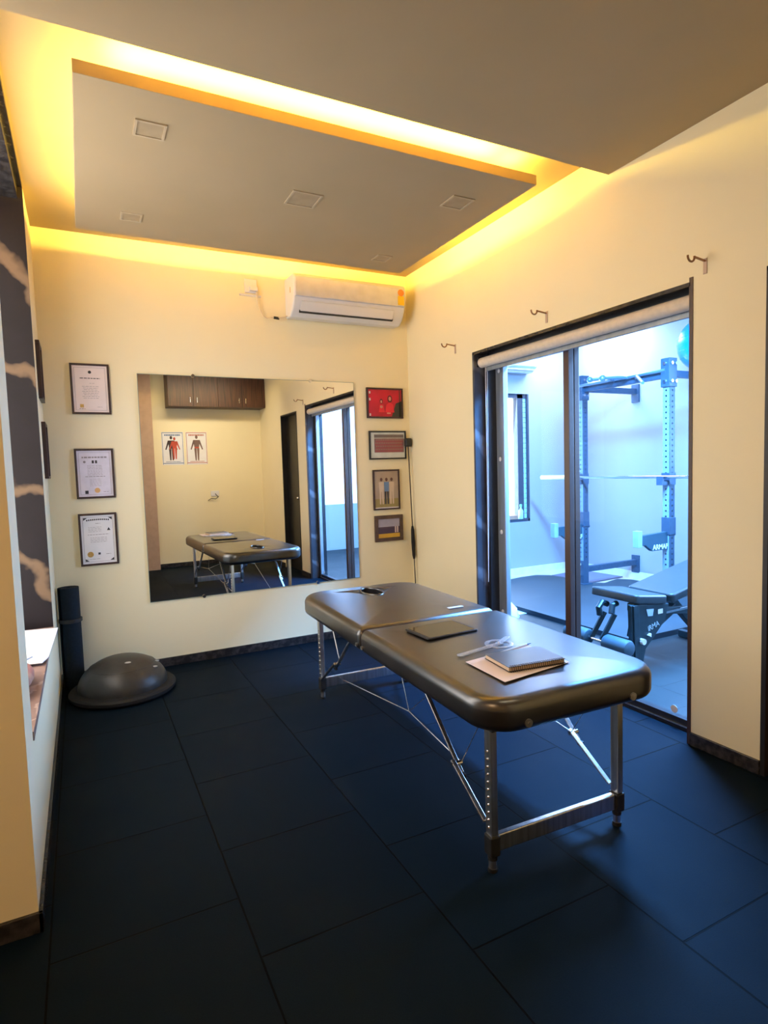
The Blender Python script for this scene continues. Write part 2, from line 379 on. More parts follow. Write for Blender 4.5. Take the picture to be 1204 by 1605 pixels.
# sliding door opening: stone reveal
bm = nb()
box(bm, RW-0.004, RW+0.085, D1-0.018, D1+0.0, 0, DT); struct('trim_4', bm, marble_grey, label='grey veined stone jamb at the far side of the sliding door')
bm = nb(); box(bm, RW-0.004, RW+0.10, D0-0.0, D1, DT-0.018, DT); struct('trim_5', bm, granite, label='black stone head over the sliding door')
bm = nb(); box(bm, RW-0.004, RW+0.012, D0-0.012, D0+0.006, 0, DT+0.02); struct('trim_6', bm, brown_frame, label='brown jamb edge at the near side of the sliding door')
bm = nb(); box(bm, RW+0.012, RW+0.10, D0, D0+0.012, 0, DT-0.018); struct('trim_10', bm, marble_grey, label='grey veined stone jamb at the near side of the sliding door')
# sliding glazed door
GX = 2.662
door = struct('door_1', box(box(box(box(nb(), RW+0.085, TW, D1-0.055, D1, 0, DT-0.018), RW+0.10, TW, D0, D1, 2.05, DT-0.018), RW+0.10, TW, D0, D1-0.055, 0.0, 0.018), RW+0.10, TW, D0+0.012, D0+0.03, 0, DT), black_pvc, label='dark framed sliding glass door to the gym')
def leaf(y0, y1, x, m_left, m_right, wl, wr, xo=0.02):
    lf = obj('door_leaf', box(box(nb(), x-xo, x+xo, y0+wr, y1-wl, 0.018, 0.055), x-xo, x+xo, y0+wr, y1-wl, 2.045, 2.06), black_pvc, door, smooth=False)
    obj('stile', box(nb(), x-xo, x+xo, y1-wl, y1, 0.018, 2.06), m_left, lf, smooth=False, bevel=0.003)
    obj('stile', box(nb(), x-xo, x+xo, y0, y0+wr, 0.018, 2.06), m_right, lf, smooth=False, bevel=0.003)
    obj('glass_pane', box(nb(), x-0.002, x+0.002, y0+wr, y1-wl, 0.055, 2.045), pane_m, lf, smooth=False)
    return lf
lfA = leaf(2.690, D1-0.055, GX+0.028, alu_grey, brown_frame, 0.085, 0.04)
lfB = leaf(D0+0.030, 2.735, GX-0.018, brown_frame, alu_grey, 0.045, 0.035)
bm = nb(); box(bm, GX-0.038, GX+0.008, 2.722, 2.735, 0.02, 2.06)
for k, z in enumerate((0.30, 0.88, 1.40, 2.02)):
    bm = nb(); sphere(bm, (GX+0.002, D1-0.10, z), 0.014, s=(.5, 1, 1.2)); obj('screw_cap', bm, white_plastic, lfA)
bm = nb(); cyl(bm, (GX-0.038, D0+0.16, 0.09), (GX-0.036, D0+0.16, 0.09), 0.02); obj('round_sticker', bm, white_plastic, lfB)
bm = nb(); box(bm, RW+0.10, TW, D0, D1-0.055, 0.018, 0.022); obj('sill_rail', bm, alu, door, smooth=False)

# roller blind above the glass
bl = thing('roller_blind', 'rolled-up beige roller blind above the sliding glass door', 'blind', (2.562, 2.66, 2.070))
bm = nb(); cyl(bm, (0, -0.83, 0.008), (0, 0.80, 0.008), 0.035, n=28); obj('rolled_cloth', bm, blind_cloth, bl)
bm = nb(); box(bm, 0.022, 0.034, -0.82, 0.79, -0.052, -0.022); obj('bottom_bar', bm, alu_grey, bl, bevel=0.003)
bm = nb(); box(bm, -0.03, 0.03, 0.80, 0.815, -0.02, 0.045); obj('bracket', bm, granite, bl)
bm = nb(); box(bm, -0.03, 0.03, -0.838, -0.83, -0.02, 0.045); obj('bracket', bm, granite, bl)
bm = nb(); tube(bm, [(0.02, 0.785, -0.02), (0.022, 0.79, -0.8), (0.02, 0.795, -1.55)], 0.0028, 6); tube(bm, [(0.035, 0.785, -0.02), (0.03, 0.79, -1.0), (0.02, 0.795, -1.55)], 0.0028, 6)
obj('bead_chain', bm, white_plastic, bl)

# doorway at the right edge
bm = nb()
box(bm, RW-0.004, RW+0.13, E1-0.02, E1, 0, ET); box(bm, RW-0.004, RW+0.13, E0, E0+0.02, 0, ET); box(bm, RW-0.004, RW+0.13, E0, E1, ET-0.02, ET)
struct('trim_7', bm, mat('black_door_lining', (0.012, 0.009, 0.008), 0.5), label='dark lining of the doorway at the right edge')
d2 = struct('door_2', box(nb(), RW+0.07, RW+0.11, E0+0.02, E1-0.06, 0.005, ET-0.02), mat('black_door_leaf', (0.010, 0.009, 0.009), 0.4), label='dark door at the right edge of the room')
obj('door_edge', box(nb(), RW+0.04, RW+0.11, E1-0.06, E1-0.02, 0.005, ET-0.02), mat('brown_door_edge', (0.22, 0.10, 0.05), 0.5), d2, smooth=False)
bm = nb(); cyl(bm, (RW+0.07, E1-0.10, 1.0), (RW+0.02, E1-0.10, 1.0), 0.010); sphere(bm, (RW+0.015, E1-0.10, 1.0), 0.022); obj('door_handle', bm, chrome, d2)
bm = nb(); box(bm, TW-0.02, TW, E0, E1, 0, ET); obj('door_back', bm, black_pvc, d2, smooth=False)

# hanging ceiling panel with hidden LED strips
sl = thing('ceiling_panel', 'floating white ceiling panel with warm light glowing behind its edges', 'ceiling panel', (1.13, 3.215, 2.80))
SX, SY = 1.07, 0.745
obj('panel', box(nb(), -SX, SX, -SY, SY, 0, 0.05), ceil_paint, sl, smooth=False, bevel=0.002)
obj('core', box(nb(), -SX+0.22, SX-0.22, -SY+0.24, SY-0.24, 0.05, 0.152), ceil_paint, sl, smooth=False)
def strip(x0, x1, y0, y1): obj('light_strip', box(nb(), x0, x1, y0, y1, 0.052, 0.066), led_m, sl, smooth=False)
strip(-SX+0.13, SX-0.22, -SY+0.045, -SY+0.070)
strip(SX-0.14, SX-0.06, -SY+0.06, -SY+0.085)
strip(-SX+0.20, -SX+0.218, -SY+0.20, SY-0.26)
strip(-SX+0.16, SX-0.16, SY-0.20, SY-0.175)
strip(SX-0.075, SX-0.05, -SY+0.30, SY-0.14)
# recessed square downlights in the panel
dl_lab = ['switched-off square downlight nearest the front left corner of the ceiling panel', 'switched-off square downlight in the middle of the ceiling panel',
          'small switched-off downlight at the back left of the ceiling panel', 'switched-off square downlight near the right edge of the ceiling panel',
          'small switched-off downlight at the back right of the ceiling panel']
bezel = mat('downlight_bezel', (0.48, 0.38, 0.25), 0.5); diff = mat('downlight_diffuser', (0.385, 0.295, 0.18), 0.6)
for (x, y, s), lab in zip(((0.345, 2.735, .062), (1.145, 3.09, .082), (0.338, 3.665, .055), (1.93, 2.80, .07), (1.93, 3.72, .055)), dl_lab):
    t = thing('downlight', lab, 'ceiling light', (x, y, 2.80), 0, 'square downlights in the ceiling panel')
    bm = nb()
    for a in (box,):
        a(bm, -s, s, -s, -s+0.010, -0.006, 0); a(bm, -s, s, s-0.010, s, -0.006, 0); a(bm, -s, -s+0.010, -s+0.01, s-0.01, -0.006, 0); a(bm, s-0.010, s, -s+0.01, s-0.01, -0.006, 0)
    obj('bezel', bm, bezel, t, smooth=False); obj('diffuser', box(nb(), -s+0.010, s-0.010, -s+0.010, s-0.010, -0.0025, 0), diff, t, smooth=False)

# ------------------------------------------------------------------ gym beyond the glass
GX1, GY0, GY1, GZ = 5.65, -0.45, 5.75, 3.0
struct('floor_gym', box(nb(), RW+0.10, GX1+0.1, GY0-0.1, GY1+0.3, -0.10, 0), gym_floor_m)
struct('ceiling_gym', box(nb(), TW-0.2, GX1+0.1, GY0-0.1, GY1+0.1, GZ, GZ+0.1), gym_paint)
struct('wall_gym_far', box(nb(), GX1, GX1+0.1, GY0-0.1, GY1+0.1, 0, GZ), gym_paint)
struct('wall_gym_front', box(nb(), TW, GX1, GY0-0.1, GY0, 0, GZ), gym_paint)
V0, V1, VZ0, VZ1 = 4.12, 4.95, 0.66, 2.22
bm = nb()
box(bm, TW-0.1, V0, GY1, GY1+0.14, 0, GZ); box(bm, V1, GX1, GY1, GY1+0.14, 0, GZ); box(bm, V0, V1, GY1, GY1+0.14, 0, VZ0); box(bm, V0, V1, GY1, GY1+0.14, VZ1, GZ)
struct('wall_gym_back', bm, gym_paint)
struct('wall_gym_side', box(nb(), TW, TW+0.01, D1+0.02, GY1, 0, GZ), gym_paint)
gw = struct('window_2', box(box(box(box(box(nb(), V0, V1, GY1+0.02, GY1+0.10, VZ1-0.05, VZ1), V0, V1, GY1+0.0, GY1+0.10, VZ0, VZ0+0.035), V1-0.025, V1, GY1, GY1+.10, VZ0, VZ1), V0, V0+0.03, GY1, GY1+.1, VZ0, VZ1), V1-0.16, V1-0.075, GY1+0.02, GY1+0.10, VZ0, VZ1), mat('slate_window_frame', (0.05, 0.055, 0.075), 0.5), label='tall window at the back of the gym')
bm = nb()
for k in range(24): box(bm, V1-0.075, V1-0.025, GY1+0.03, GY1+0.05, VZ0+0.04+k*0.062, VZ0+0.04+k*0.062+0.055)
obj('louvre', bm, mat('pale_blue_louvre_glass', (0.35, 0.62, 0.80), 0.2), gw, smooth=False)
bm = nb(); box(bm, V0+0.03, V1-0.16, GY1+0.05, GY1+0.054, VZ0+0.035, VZ1-0.05); obj('pane', bm, pane_m, gw, smooth=False)
bd = box(nb(), V0-0.6, V1+0.6, GY1+0.5, GY1+0.52, 0.0, 3.0)
o = struct('window_3', bd, outside_m, label='bright white daylight haze outside the gym window')
struct('baseboard_gym', box(box(nb(), TW, GX1, GY1-0.012, GY1, 0, 0.09), GX1-0.012, GX1, GY0, GY1-0.012, 0, 0.09), mat('pale_skirting', (0.75, 0.76, 0.76), 0.5))
# beige floor strip along the walls and the raised rubber platform
struct('trim_9', box(nb(), 2.8, GX1-0.012, 4.2, GY1-0.012, 0, 0.004), beige_tile, label='beige tiled floor strip along the gym walls')
pts = [(3.56, 3.04), (5.43, 3.04), (5.43, 4.35), (5.42, 4.62), (5.33, 4.74), (5.18, 4.70), (5.05, 4.66), (4.96, 4.74), (4.90, 4.95), (4.93, 5.18), (4.90, 5.36), (4.78, 5.46), (4.55, 5.46), (4.25, 5.40), (3.56, 5.38)]
pf = thing('rubber_platform', 'raised blue-grey rubber lifting platform under the gym rack', 'gym mat', (0, 0, 0.004))
bm = nb(); prism(bm, [(x, y, 0.034) for x, y in pts], (0, 0, 0.004)); obj('top_sheet', bm, gym_mat_m, pf, smooth=False)
bm = nb(); prism(bm, [(x, y, -0.003) for x, y in pts], (0, 0, 0.037)); obj('dark_edge', bm, gym_edge, pf, smooth=False)
bm = nb(); prism(bm, [(4.98, 4.85, 0.005), (5.60, 4.90, 0.005), (5.55, 5.50, 0.005), (5.02, 5.45, 0.005)], (0, 0, 0.012))
tag(obj('floor_mat', bm, mat('purple_grey_mat', (0.16, 0.16, 0.24), 0.6), smooth=False), 'flat purple-grey mat lying on the gym floor behind the rack', 'mat')

# ---- squat rack
RX, RY1, RY2 = 4.83, 4.75, 3.70
FZ = 0.042
rk = thing('squat_rack', 'blue-grey steel wall-mounted squat rack with pull-up bar', 'squat rack', (RX, 4.2, FZ))
def upr(y):
    ly = y-4.2; H = 2.27-FZ
    u = obj('upright', box(nb(), -0.037, 0.037, ly-0.037, ly+0.037, 0, H), rack_steel, rk, smooth=False, bevel=0.004)
    bm = nb()
    for k in range(36):
        z = 0.30+k*0.05
        cyl(bm, (-0.0372, ly, z), (-0.0385, ly, z), 0.009, n=8, mi=0)
        cyl(bm, (0, ly-0.0372, z), (0, ly-0.0385, z), 0.009, n=8, mi=0)
    obj('adjustment_holes', bm, mat('hole_dark', (0.008, 0.012, 0.02), 0.6), u)
    bm = nb(); box(bm, -0.0385, -0.037, ly-0.033, ly+0.033, 0.26, H-0.25); obj('face_plate', bm, rack_light, u, smooth=False)
    bm = nb(); box(bm, -0.055, 0.05, ly-0.046, ly+0.046, 1.98, H+0.01); obj('gusset', bm, rack_steel, u, smooth=False, bevel=0.004)
    def bolt(p0, p1, r_): obj('bolt', cyl(nb(), p0, p1, r_, n=10), chrome, u)
    for z in (2.03, 2.19):
        for d in (-0.025, 0.03): bolt((d, ly-0.046, z), (d, ly-0.058, z), 0.014)
        bolt((-0.055, ly, z), (-0.068, ly, z), 0.015)
    bolt((-0.037, ly, 0.10), (-0.055, ly, 0.10), 0.016); bolt((-0.037, ly, 0.22), (-0.055, ly, 0.22), 0.016)
    bm = nb(); box(bm, -0.07, 0.07, ly-0.06, ly+0.06, 0.0, 0.012); obj('foot_plate', bm, rack_steel, u, smooth=False)
    # wall arms
    for z in (2.10, 0.16):
        bm = nb(); bar(bm, (0.037, ly, z), (GX1-RX-0.02, ly, z), 0.05, 0.06)
        a = obj('wall_arm', bm, rack_steel, rk, smooth=False)
        bm = nb(); box(bm, GX1-RX-0.02, GX1-RX-0.001, ly-0.05, ly+0.05, z-0.12, z+0.08); obj('wall_plate', bm, rack_steel, a, smooth=False)
upr(RY1); upr(RY2)
bm = nb(); bar(bm, (0, RY2-4.2, 2.10), (0, RY1-4.2, 2.10), 0.05, 0.07); obj('crossmember', bm, rack_steel, rk, smooth=False)
pm = mat('pull_up_steel', (0.18, 0.26, 0.36), 0.3, metal=0.5)
obj('pull_up_bar', tube(nb(), [(-0.05, RY2-4.2, 2.13), (-0.05, RY1-4.2, 2.13)], 0.016, 10), pm, rk)
for pts_, e_ in (([(-0.02, -0.10, 2.12), (-0.14, -0.04, 2.13), (-0.30, 0.0, 2.12)], 0.033), ([(-0.02, 0.10, 2.12), (-0.14, 0.06, 2.14), (-0.30, 0.16, 2.13)], 0.030), ([(-0.02, -0.16, 2.11), (-0.12, -0.25, 2.11), (-0.32, -0.48, 2.01)], 0)):
    g_ = obj('pull_up_grip', tube(nb(), pts_, 0.015, 10), pm, rk)
    if e_: obj('end_ball', sphere(nb(), pts_[-1], e_, n=12), pm, g_)
# spotter arms
def rack_text(s, size, loc, rot, m, parent):
    c = bpy.data.curves.new('lettering', 'FONT'); c.body = s; c.size = size; c.extrude = 0.0006; c.align_x = 'CENTER'; c.align_y = 'CENTER'; c.space_character = 0.95; c.offset = size*0.012
    t = bpy.data.objects.new('lettering_tmp', c); COL.objects.link(t)
    bpy.context.view_layer.update()
    me = bpy.data.meshes.new_from_object(t.evaluated_get(bpy.context.evaluated_depsgraph_get()))
    bpy.data.objects.remove(t); bpy.data.curves.remove(c)
    me.materials.clear(); me.materials.append(m)
    o = bpy.data.objects.new('lettering', me); COL.objects.link(o); o.parent = parent; o.location = loc; o.rotation_euler = rot
    return o
letter_w = mat('white_lettering', (0.9, 0.92, 0.95), 0.6)
for y in (RY1, RY2):
    ly = y-4.2; z1 = 0.66
    bm = nb(); prism(bm, [(-0.02, ly-0.02, z1), (-0.40, ly-0.02, z1-0.015), (-0.40, ly-0.02, z1-0.105), (-0.33, ly-0.02, z1-0.105), (-0.24, ly-0.02, z1-0.165), (-0.02, ly-0.02, z1-0.165)], (0, 0.04, 0))
    sp_ = obj('spotter_arm', bm, mat('spotter_teal_steel', (0.03, 0.07, 0.10), 0.4), rk, smooth=False, bevel=0.002)
    bm = nb(); box(bm, -0.44, -0.385, ly-0.03, ly+0.03, z1-0.12, z1+0.03); obj('end_stop', bm, spot_grey, sp_, smooth=False, bevel=0.003)
    bm = nb(); box(bm, -0.045, 0.045, ly-0.043, ly+0.043, z1-0.03, z1+0.13); obj('sleeve', bm, rack_steel, sp_, smooth=False, bevel=0.003)
    bm = nb(); cyl(bm, (0.045, ly, z1-0.03), (0.075, ly, z1-0.03), 0.02, n=10); obj('pin', bm, rack_steel, sp_)
    rack_text('ARMAP', 0.066, (-0.135, ly-0.0205, z1-0.135), (PI/2, 0, 0), letter_w, sp_)
    bm = nb(); box(bm, -0.045, 0.04, ly-0.043, ly+0.043, 1.09, 1.20); prism(bm, [(-0.045, ly-0.03, 1.09), (-0.13, ly-0.03, 1.09), (-0.13, ly-0.03, 1.17), (-0.11, ly-0.03, 1.17), (-0.10, ly-0.03, 1.125), (-0.045, ly-0.03, 1.125)], (0, 0.06, 0))
    obj('bar_hook', bm, rack_steel, rk, smooth=False)
bb_ = thing('barbell', 'chrome barbell resting across the hooks of the squat rack', 'barbell', (RX-0.085, 4.2, 1.205))
bm = nb(); cyl(bm, (0, -0.95, 0), (0, 0.72, 0), 0.0135, n=14); obj('shaft', bm, chrome, bb_)
bm = nb(); cyl(bm, (0, 0.72, 0), (0, 1.10, 0), 0.025, n=18); cyl(bm, (0, 0.70, 0), (0, 0.72, 0), 0.036, n=18); obj('sleeve', bm, mat('pale_steel', (0.85, 0.85, 0.85), 0.35, metal=0.5), bb_)
bm = nb(); cyl(bm, (0, -1.33, 0), (0, -0.95, 0), 0.025, n=18); cyl(bm, (0, -0.95, 0), (0, -0.93, 0), 0.036, n=18); obj('sleeve', bm, mat('pale_steel', (0.85, 0.85, 0.85), 0.35, metal=0.5), bb_)
bl_ = thing('exercise_ball', 'large blue exercise ball resting on top of the squat rack arms', 'exercise ball', (5.25, 3.62, 2.424))
bm = nb(); sphere(bm, (0, 0, 0.0), 0.255, n=40)
o = obj('ball_skin', bm, ball_blue, bl_)
bm = nb()
for k in range(5):
    z = -0.12+0.06*k; r = math.sqrt(0.255**2-z*z); tube(bm, [(r*math.cos(a*PI/20), r*math.sin(a*PI/20), z) for a in range(40)], 0.002, 5, closed=True)
obj('ribs', bm, ball_blue, bl_)

# ---- adjustable bench
bn = thing('weight_bench', 'black adjustable weight bench with foam rollers in front of the rack', 'weight bench', (3.1, 2.80, 0))
def tilt_pad(name, x0, x1, y0, y1, z, th, ang, rad, m, parent):
    bm = nb(); pad(bm, 0, x1-x0, y0, y1, -th, 0, rad, 0.015)
    o = obj(name, bm, m, parent); o.location = (x0, 0, z); o.rotation_euler = (0, ang, 0); return o
tilt_pad('seat', 0.0, 0.30, -0.20, 0.19, 0.505, 0.055, 0.12, (.03,)*4, bench_vinyl, bn)
tilt_pad('back_pad', 0.33, 1.15, -0.20, 0.17, 0.468, 0.055, -0.20, (.03,)*4, bench_vinyl, bn)
fr = bn
bm = nb(); bar(bm, (0.02, -0.17, 0.0), (0.0, -0.17, 0.44), 0.05, 0.05); bar(bm, (0.06, -0.17, 0.44), (0.05, -0.13, 0.22), 0.03, 0.10)
prism(bm, [(-0.04, -0.185, 0.44), (0.32, -0.185, 0.41), (0.28, -0.185, 0.30), (0.10, -0.185, 0.14), (0.06, -0.185, 0.0), (-0.02, -0.185, 0.0)], (0, 0.012, 0))
obj('front_leg', bm, bench_frame, bn, smooth=False, bevel=0.003)
bm = nb(); bar(bm, (0.0, -0.15, 0.42), (0.62, -0.02, 0.40), 0.05, 0.05); bar(bm, (0.05, -0.10, 0.14), (0.55, -0.04, 0.33), 0.045, 0.06); bar(bm, (0.30, -0.14, 0.36), (0.95, -0.06, 0.26), 0.03, 0.05)
obj('main_frame', bm, bench_frame, bn, smooth=False, bevel=0.004)
obj('rear_leg', bar(nb(), (0.95, 0, 0.03), (0.55, 0, 0.40), 0.05, 0.05), bench_frame, bn, smooth=False, bevel=0.004)
obj('rear_foot', bar(nb(), (0.95, -0.25, 0.03), (0.95, 0.20, 0.03), 0.05, 0.05), bench_frame, bn, smooth=False, bevel=0.004)
obj('front_foot', bar(nb(), (0.0, -0.17, 0.02), (0.0, 0.2, 0.02), 0.045, 0.04), bench_frame, bn, smooth=False, bevel=0.004)
bm = nb(); bar(bm, (0.3, -0.16, 0.345), (0.8, -0.13, 0.34), 0.012, 0.014); obj('ladder_rail', bm, chrome, bn, smooth=False)
for dy in (0.0, 0.085):
    bm = nb(); bar(bm, (-0.03, -0.05+dy, 0.36), (-0.10, 0.0+dy, 0.185), 0.028, 0.028); obj('roller_arm', bm, bench_frame, bn, smooth=False, bevel=0.002)
bm = nb(); tube(bm, [(0.02, 0.06, 0.40), (-0.03, 0.06, 0.42), (-0.07, 0.05, 0.39), (-0.06, 0.05, 0.34)], 0.02, 10); tube(bm, [(0.02, -0.02, 0.42), (-0.02, -0.02, 0.41), (-0.04, -0.03, 0.36)], 0.02, 10)
obj('pivot_bracket', bm, bench_frame, bn)
bm = nb(); cyl(bm, (-0.10, -0.20, 0.18), (-0.10, 0.26, 0.18), 0.013); obj('roller_axle', bm, chrome, bn)
for y0, y1 in ((-0.235, -0.03), (0.10, 0.31)):
    bm = nb(); n = 28; pr = [(y0, 0.030), (y0+0.008, 0.048), (y0+0.02, 0.055), (y1-0.02, 0.055), (y1-0.008, 0.048), (y1, 0.030)]
    rings(bm, [[Vector((-0.10+r*math.cos(2*PI*i/n), y, 0.18+r*math.sin(2*PI*i/n))) for i in range(n)] for y, r in pr]); obj('foam_roller', bm, foam, bn)
bm = nb(); cyl(bm, (0.05, -0.186, 0.20), (0.05, -0.215, 0.20), 0.020, n=8); obj('star_knob', bm, white_plastic, bn)
bm = nb(); cyl(bm, (0.12, -0.186, 0.23), (0.12, -0.205, 0.23), 0.014, n=3); obj('adjusting_pin', bm, white_plastic, bn)
rack_text('iRMA', 0.05, (0.17, -0.1865, 0.28), (PI/2, -0.25, 0), mat('faded_lettering', (0.35, 0.45, 0.5), .6), bn)
bm = nb(); prism(bm, [(0.10, -0.187, 0.40), (0.17, -0.187, 0.395), (0.16, -0.187, 0.35), (0.115, -0.187, 0.353)], (0, -0.001, 0)); obj('badge', bm, mat('pale_badge', (0.4, 0.55, 0.7), .5), bn, smooth=False)
bm = nb(); box(bm, 0.21, 0.255, -0.189, -0.186, 0.355, 0.385); obj('label_sticker', bm, white_plastic, bn, smooth=False)

# gym air conditioner, items on the sill, bag
ga = thing('gym_air_conditioner', 'white air conditioner high on the back wall of the gym', 'air conditioner', (4.53, GY1, 2.46))
bm = nb(); prism(bm, [(-0.40, 0, 0), (-0.40, -0.10, 0), (-0.40, -0.20, 0.06), (-0.40, -0.21, 0.26), (-0.40, 0, 0.27)], (0.80, 0, 0)); obj('body', bm, mat('pale_casing', (0.7, 0.78, 0.86), 0.4), ga, bevel=0.01)
bm = nb(); box(bm, -0.36, 0.36, -0.19, -0.12, 0.012, 0.03); obj('air_flap', bm, alu_grey, ga)
bt = thing('sill_bottle', 'small green and white bottle on the gym window sill', 'bottle', (4.815, GY1+0.012, VZ0+0.035))
bm = nb(); lathe(bm, [(0.028, 0), (0.03, 0.01), (0.03, 0.10), (0.012, 0.13), (0.012, 0.15)], n=16); obj('bottle_body', bm, mat('pale_green_plastic', (0.45, 0.75, 0.6), 0.3), bt)
bm = nb(); lathe(bm, [(0.016, 0.15), (0.016, 0.18)], n=16); obj('cap', bm, mat('green_cap', (0.3, 0.7, 0.4), 0.4), bt)
bm = nb(); box(bm, 4.62, 4.75, GY1-0.01, GY1+0.045, VZ0+0.035, VZ0+0.085)
tag(obj('sill_box', bm, mat('brown_card', (0.42, 0.22, 0.14), 0.7), smooth=False, bevel=0.003), 'small reddish-brown box lying on the gym window sill', 'box')
bm = nb()
pr = []
for z, r in ((0.0, 0.10), (0.03, 0.13), (0.10, 0.14), (0.18, 0.11), (0.24, 0.06), (0.28, 0.03)):
    pr.append([Vector((r*(1+0.18*math.sin(5*a/24*2*PI+z*20))*math.cos(a/24*2*PI), r*0.8*(1+0.15*math.cos(3*a/24*2*PI+z*9))*math.sin(a/24*2*PI), z)) for a in range(24)])
rings(bm, pr); bg = obj('plastic_bag', bm, mat('white_bag_plastic', (0.75, 0.82, 0.88), 0.4)); bg.location = (3.02, 3.86, 0.004)
tag(bg, 'crumpled white bag on the gym floor beside the sliding door frame', 'bag')

# ------------------------------------------------------------------ mirror
mr = thing('wall_mirror', 'large frameless rectangular mirror on the back wall', 'mirror', (1.192, B-0.012, 1.265))
mr.rotation_euler = (0.0027, 0.0, 0.0)
obj('mirror_glass', box(nb(), -0.806, 0.806, 0, 0.006, -0.79, 0.79), mirror_m, mr, smooth=False)
obj('glass_edge', box(box(box(box(nb(), -0.809, 0.809, 0.0, 0.0065, 0.79, 0.793), -0.809, 0.809, 0, .0065, -0.793, -0.79), -0.809, -0.806, 0, .0065, -0.79, 0.79), 0.806, 0.809, 0, .0065, -0.79, .79), mat('green_glass_edge', (0.25, 0.32, 0.28), 0.2), mr, smooth=False)
for x, z in ((-0.44, 0.792), (0.44, 0.792), (-0.44, -0.792), (0.44, -0.792)):
    bm = nb(); cyl(bm, (x, 0.0, z), (x, -0.006, z), 0.012, n=14); obj('mirror_clip', bm, chrome, mr)

# ------------------------------------------------------------------ framed pictures
def frame_on_back(x0, x1, z0, z1, bw, fm, lab, name, group, tilt=0.0):
    cx, cz = (x0+x1)/2, (z0+z1)/2; hx, hz = (x1-x0)/2, (z1-z0)/2
    t = thing(name, lab, 'framed certificate' if name == 'framed_certificate' else 'framed photo', (cx, B-0.001, cz), 0, group)
    t.rotation_euler = (0, tilt, 0)
    bm = nb(); box(bm, -hx, hx, -0.018, 0, hz-bw, hz); box(bm, -hx, hx, -0.018, 0, -hz, -hz+bw); box(bm, -hx, -hx+bw, -0.018, 0, -hz+bw, hz-bw); box(bm, hx-bw, hx, -0.018, 0, -hz+bw, hz-bw)
    obj('frame', bm, fm, t, smooth=False, bevel=0.002)
    return t, hx-bw, hz-bw
def q(bm, x0, x1, z0, z1, y, mi=0):
    vs = [bm.verts.new(p) for p in ((x0, y, z0), (x1, y, z0), (x1, y, z1), (x0, y, z1))]
    f = bm.faces.new(vs); f.material_index = mi
def poly(bm, pts, y, mi=0):
    f = bm.faces.new([bm.verts.new((x, y, z)) for x, z in pts]); f.material_index = mi
def disc(bm, cx, cz, r, y, mi=0, n=20, rz=None):
    rz = r if rz is None else rz
    poly(bm, [(cx+r*math.cos(2*PI*i/n), cz+rz*math.sin(2*PI*i/n)) for i in range(n)], y, mi)
def words(bm, cx, z, wid, h, y, rnd, mi=0):
    x = cx-wid/2
    while x < cx+wid/2:
        l = rnd.uniform(0.008, 0.022); q(bm, x, min(x+l, cx+wid/2), z-h/2, z+h/2, y, mi); x += l+0.004
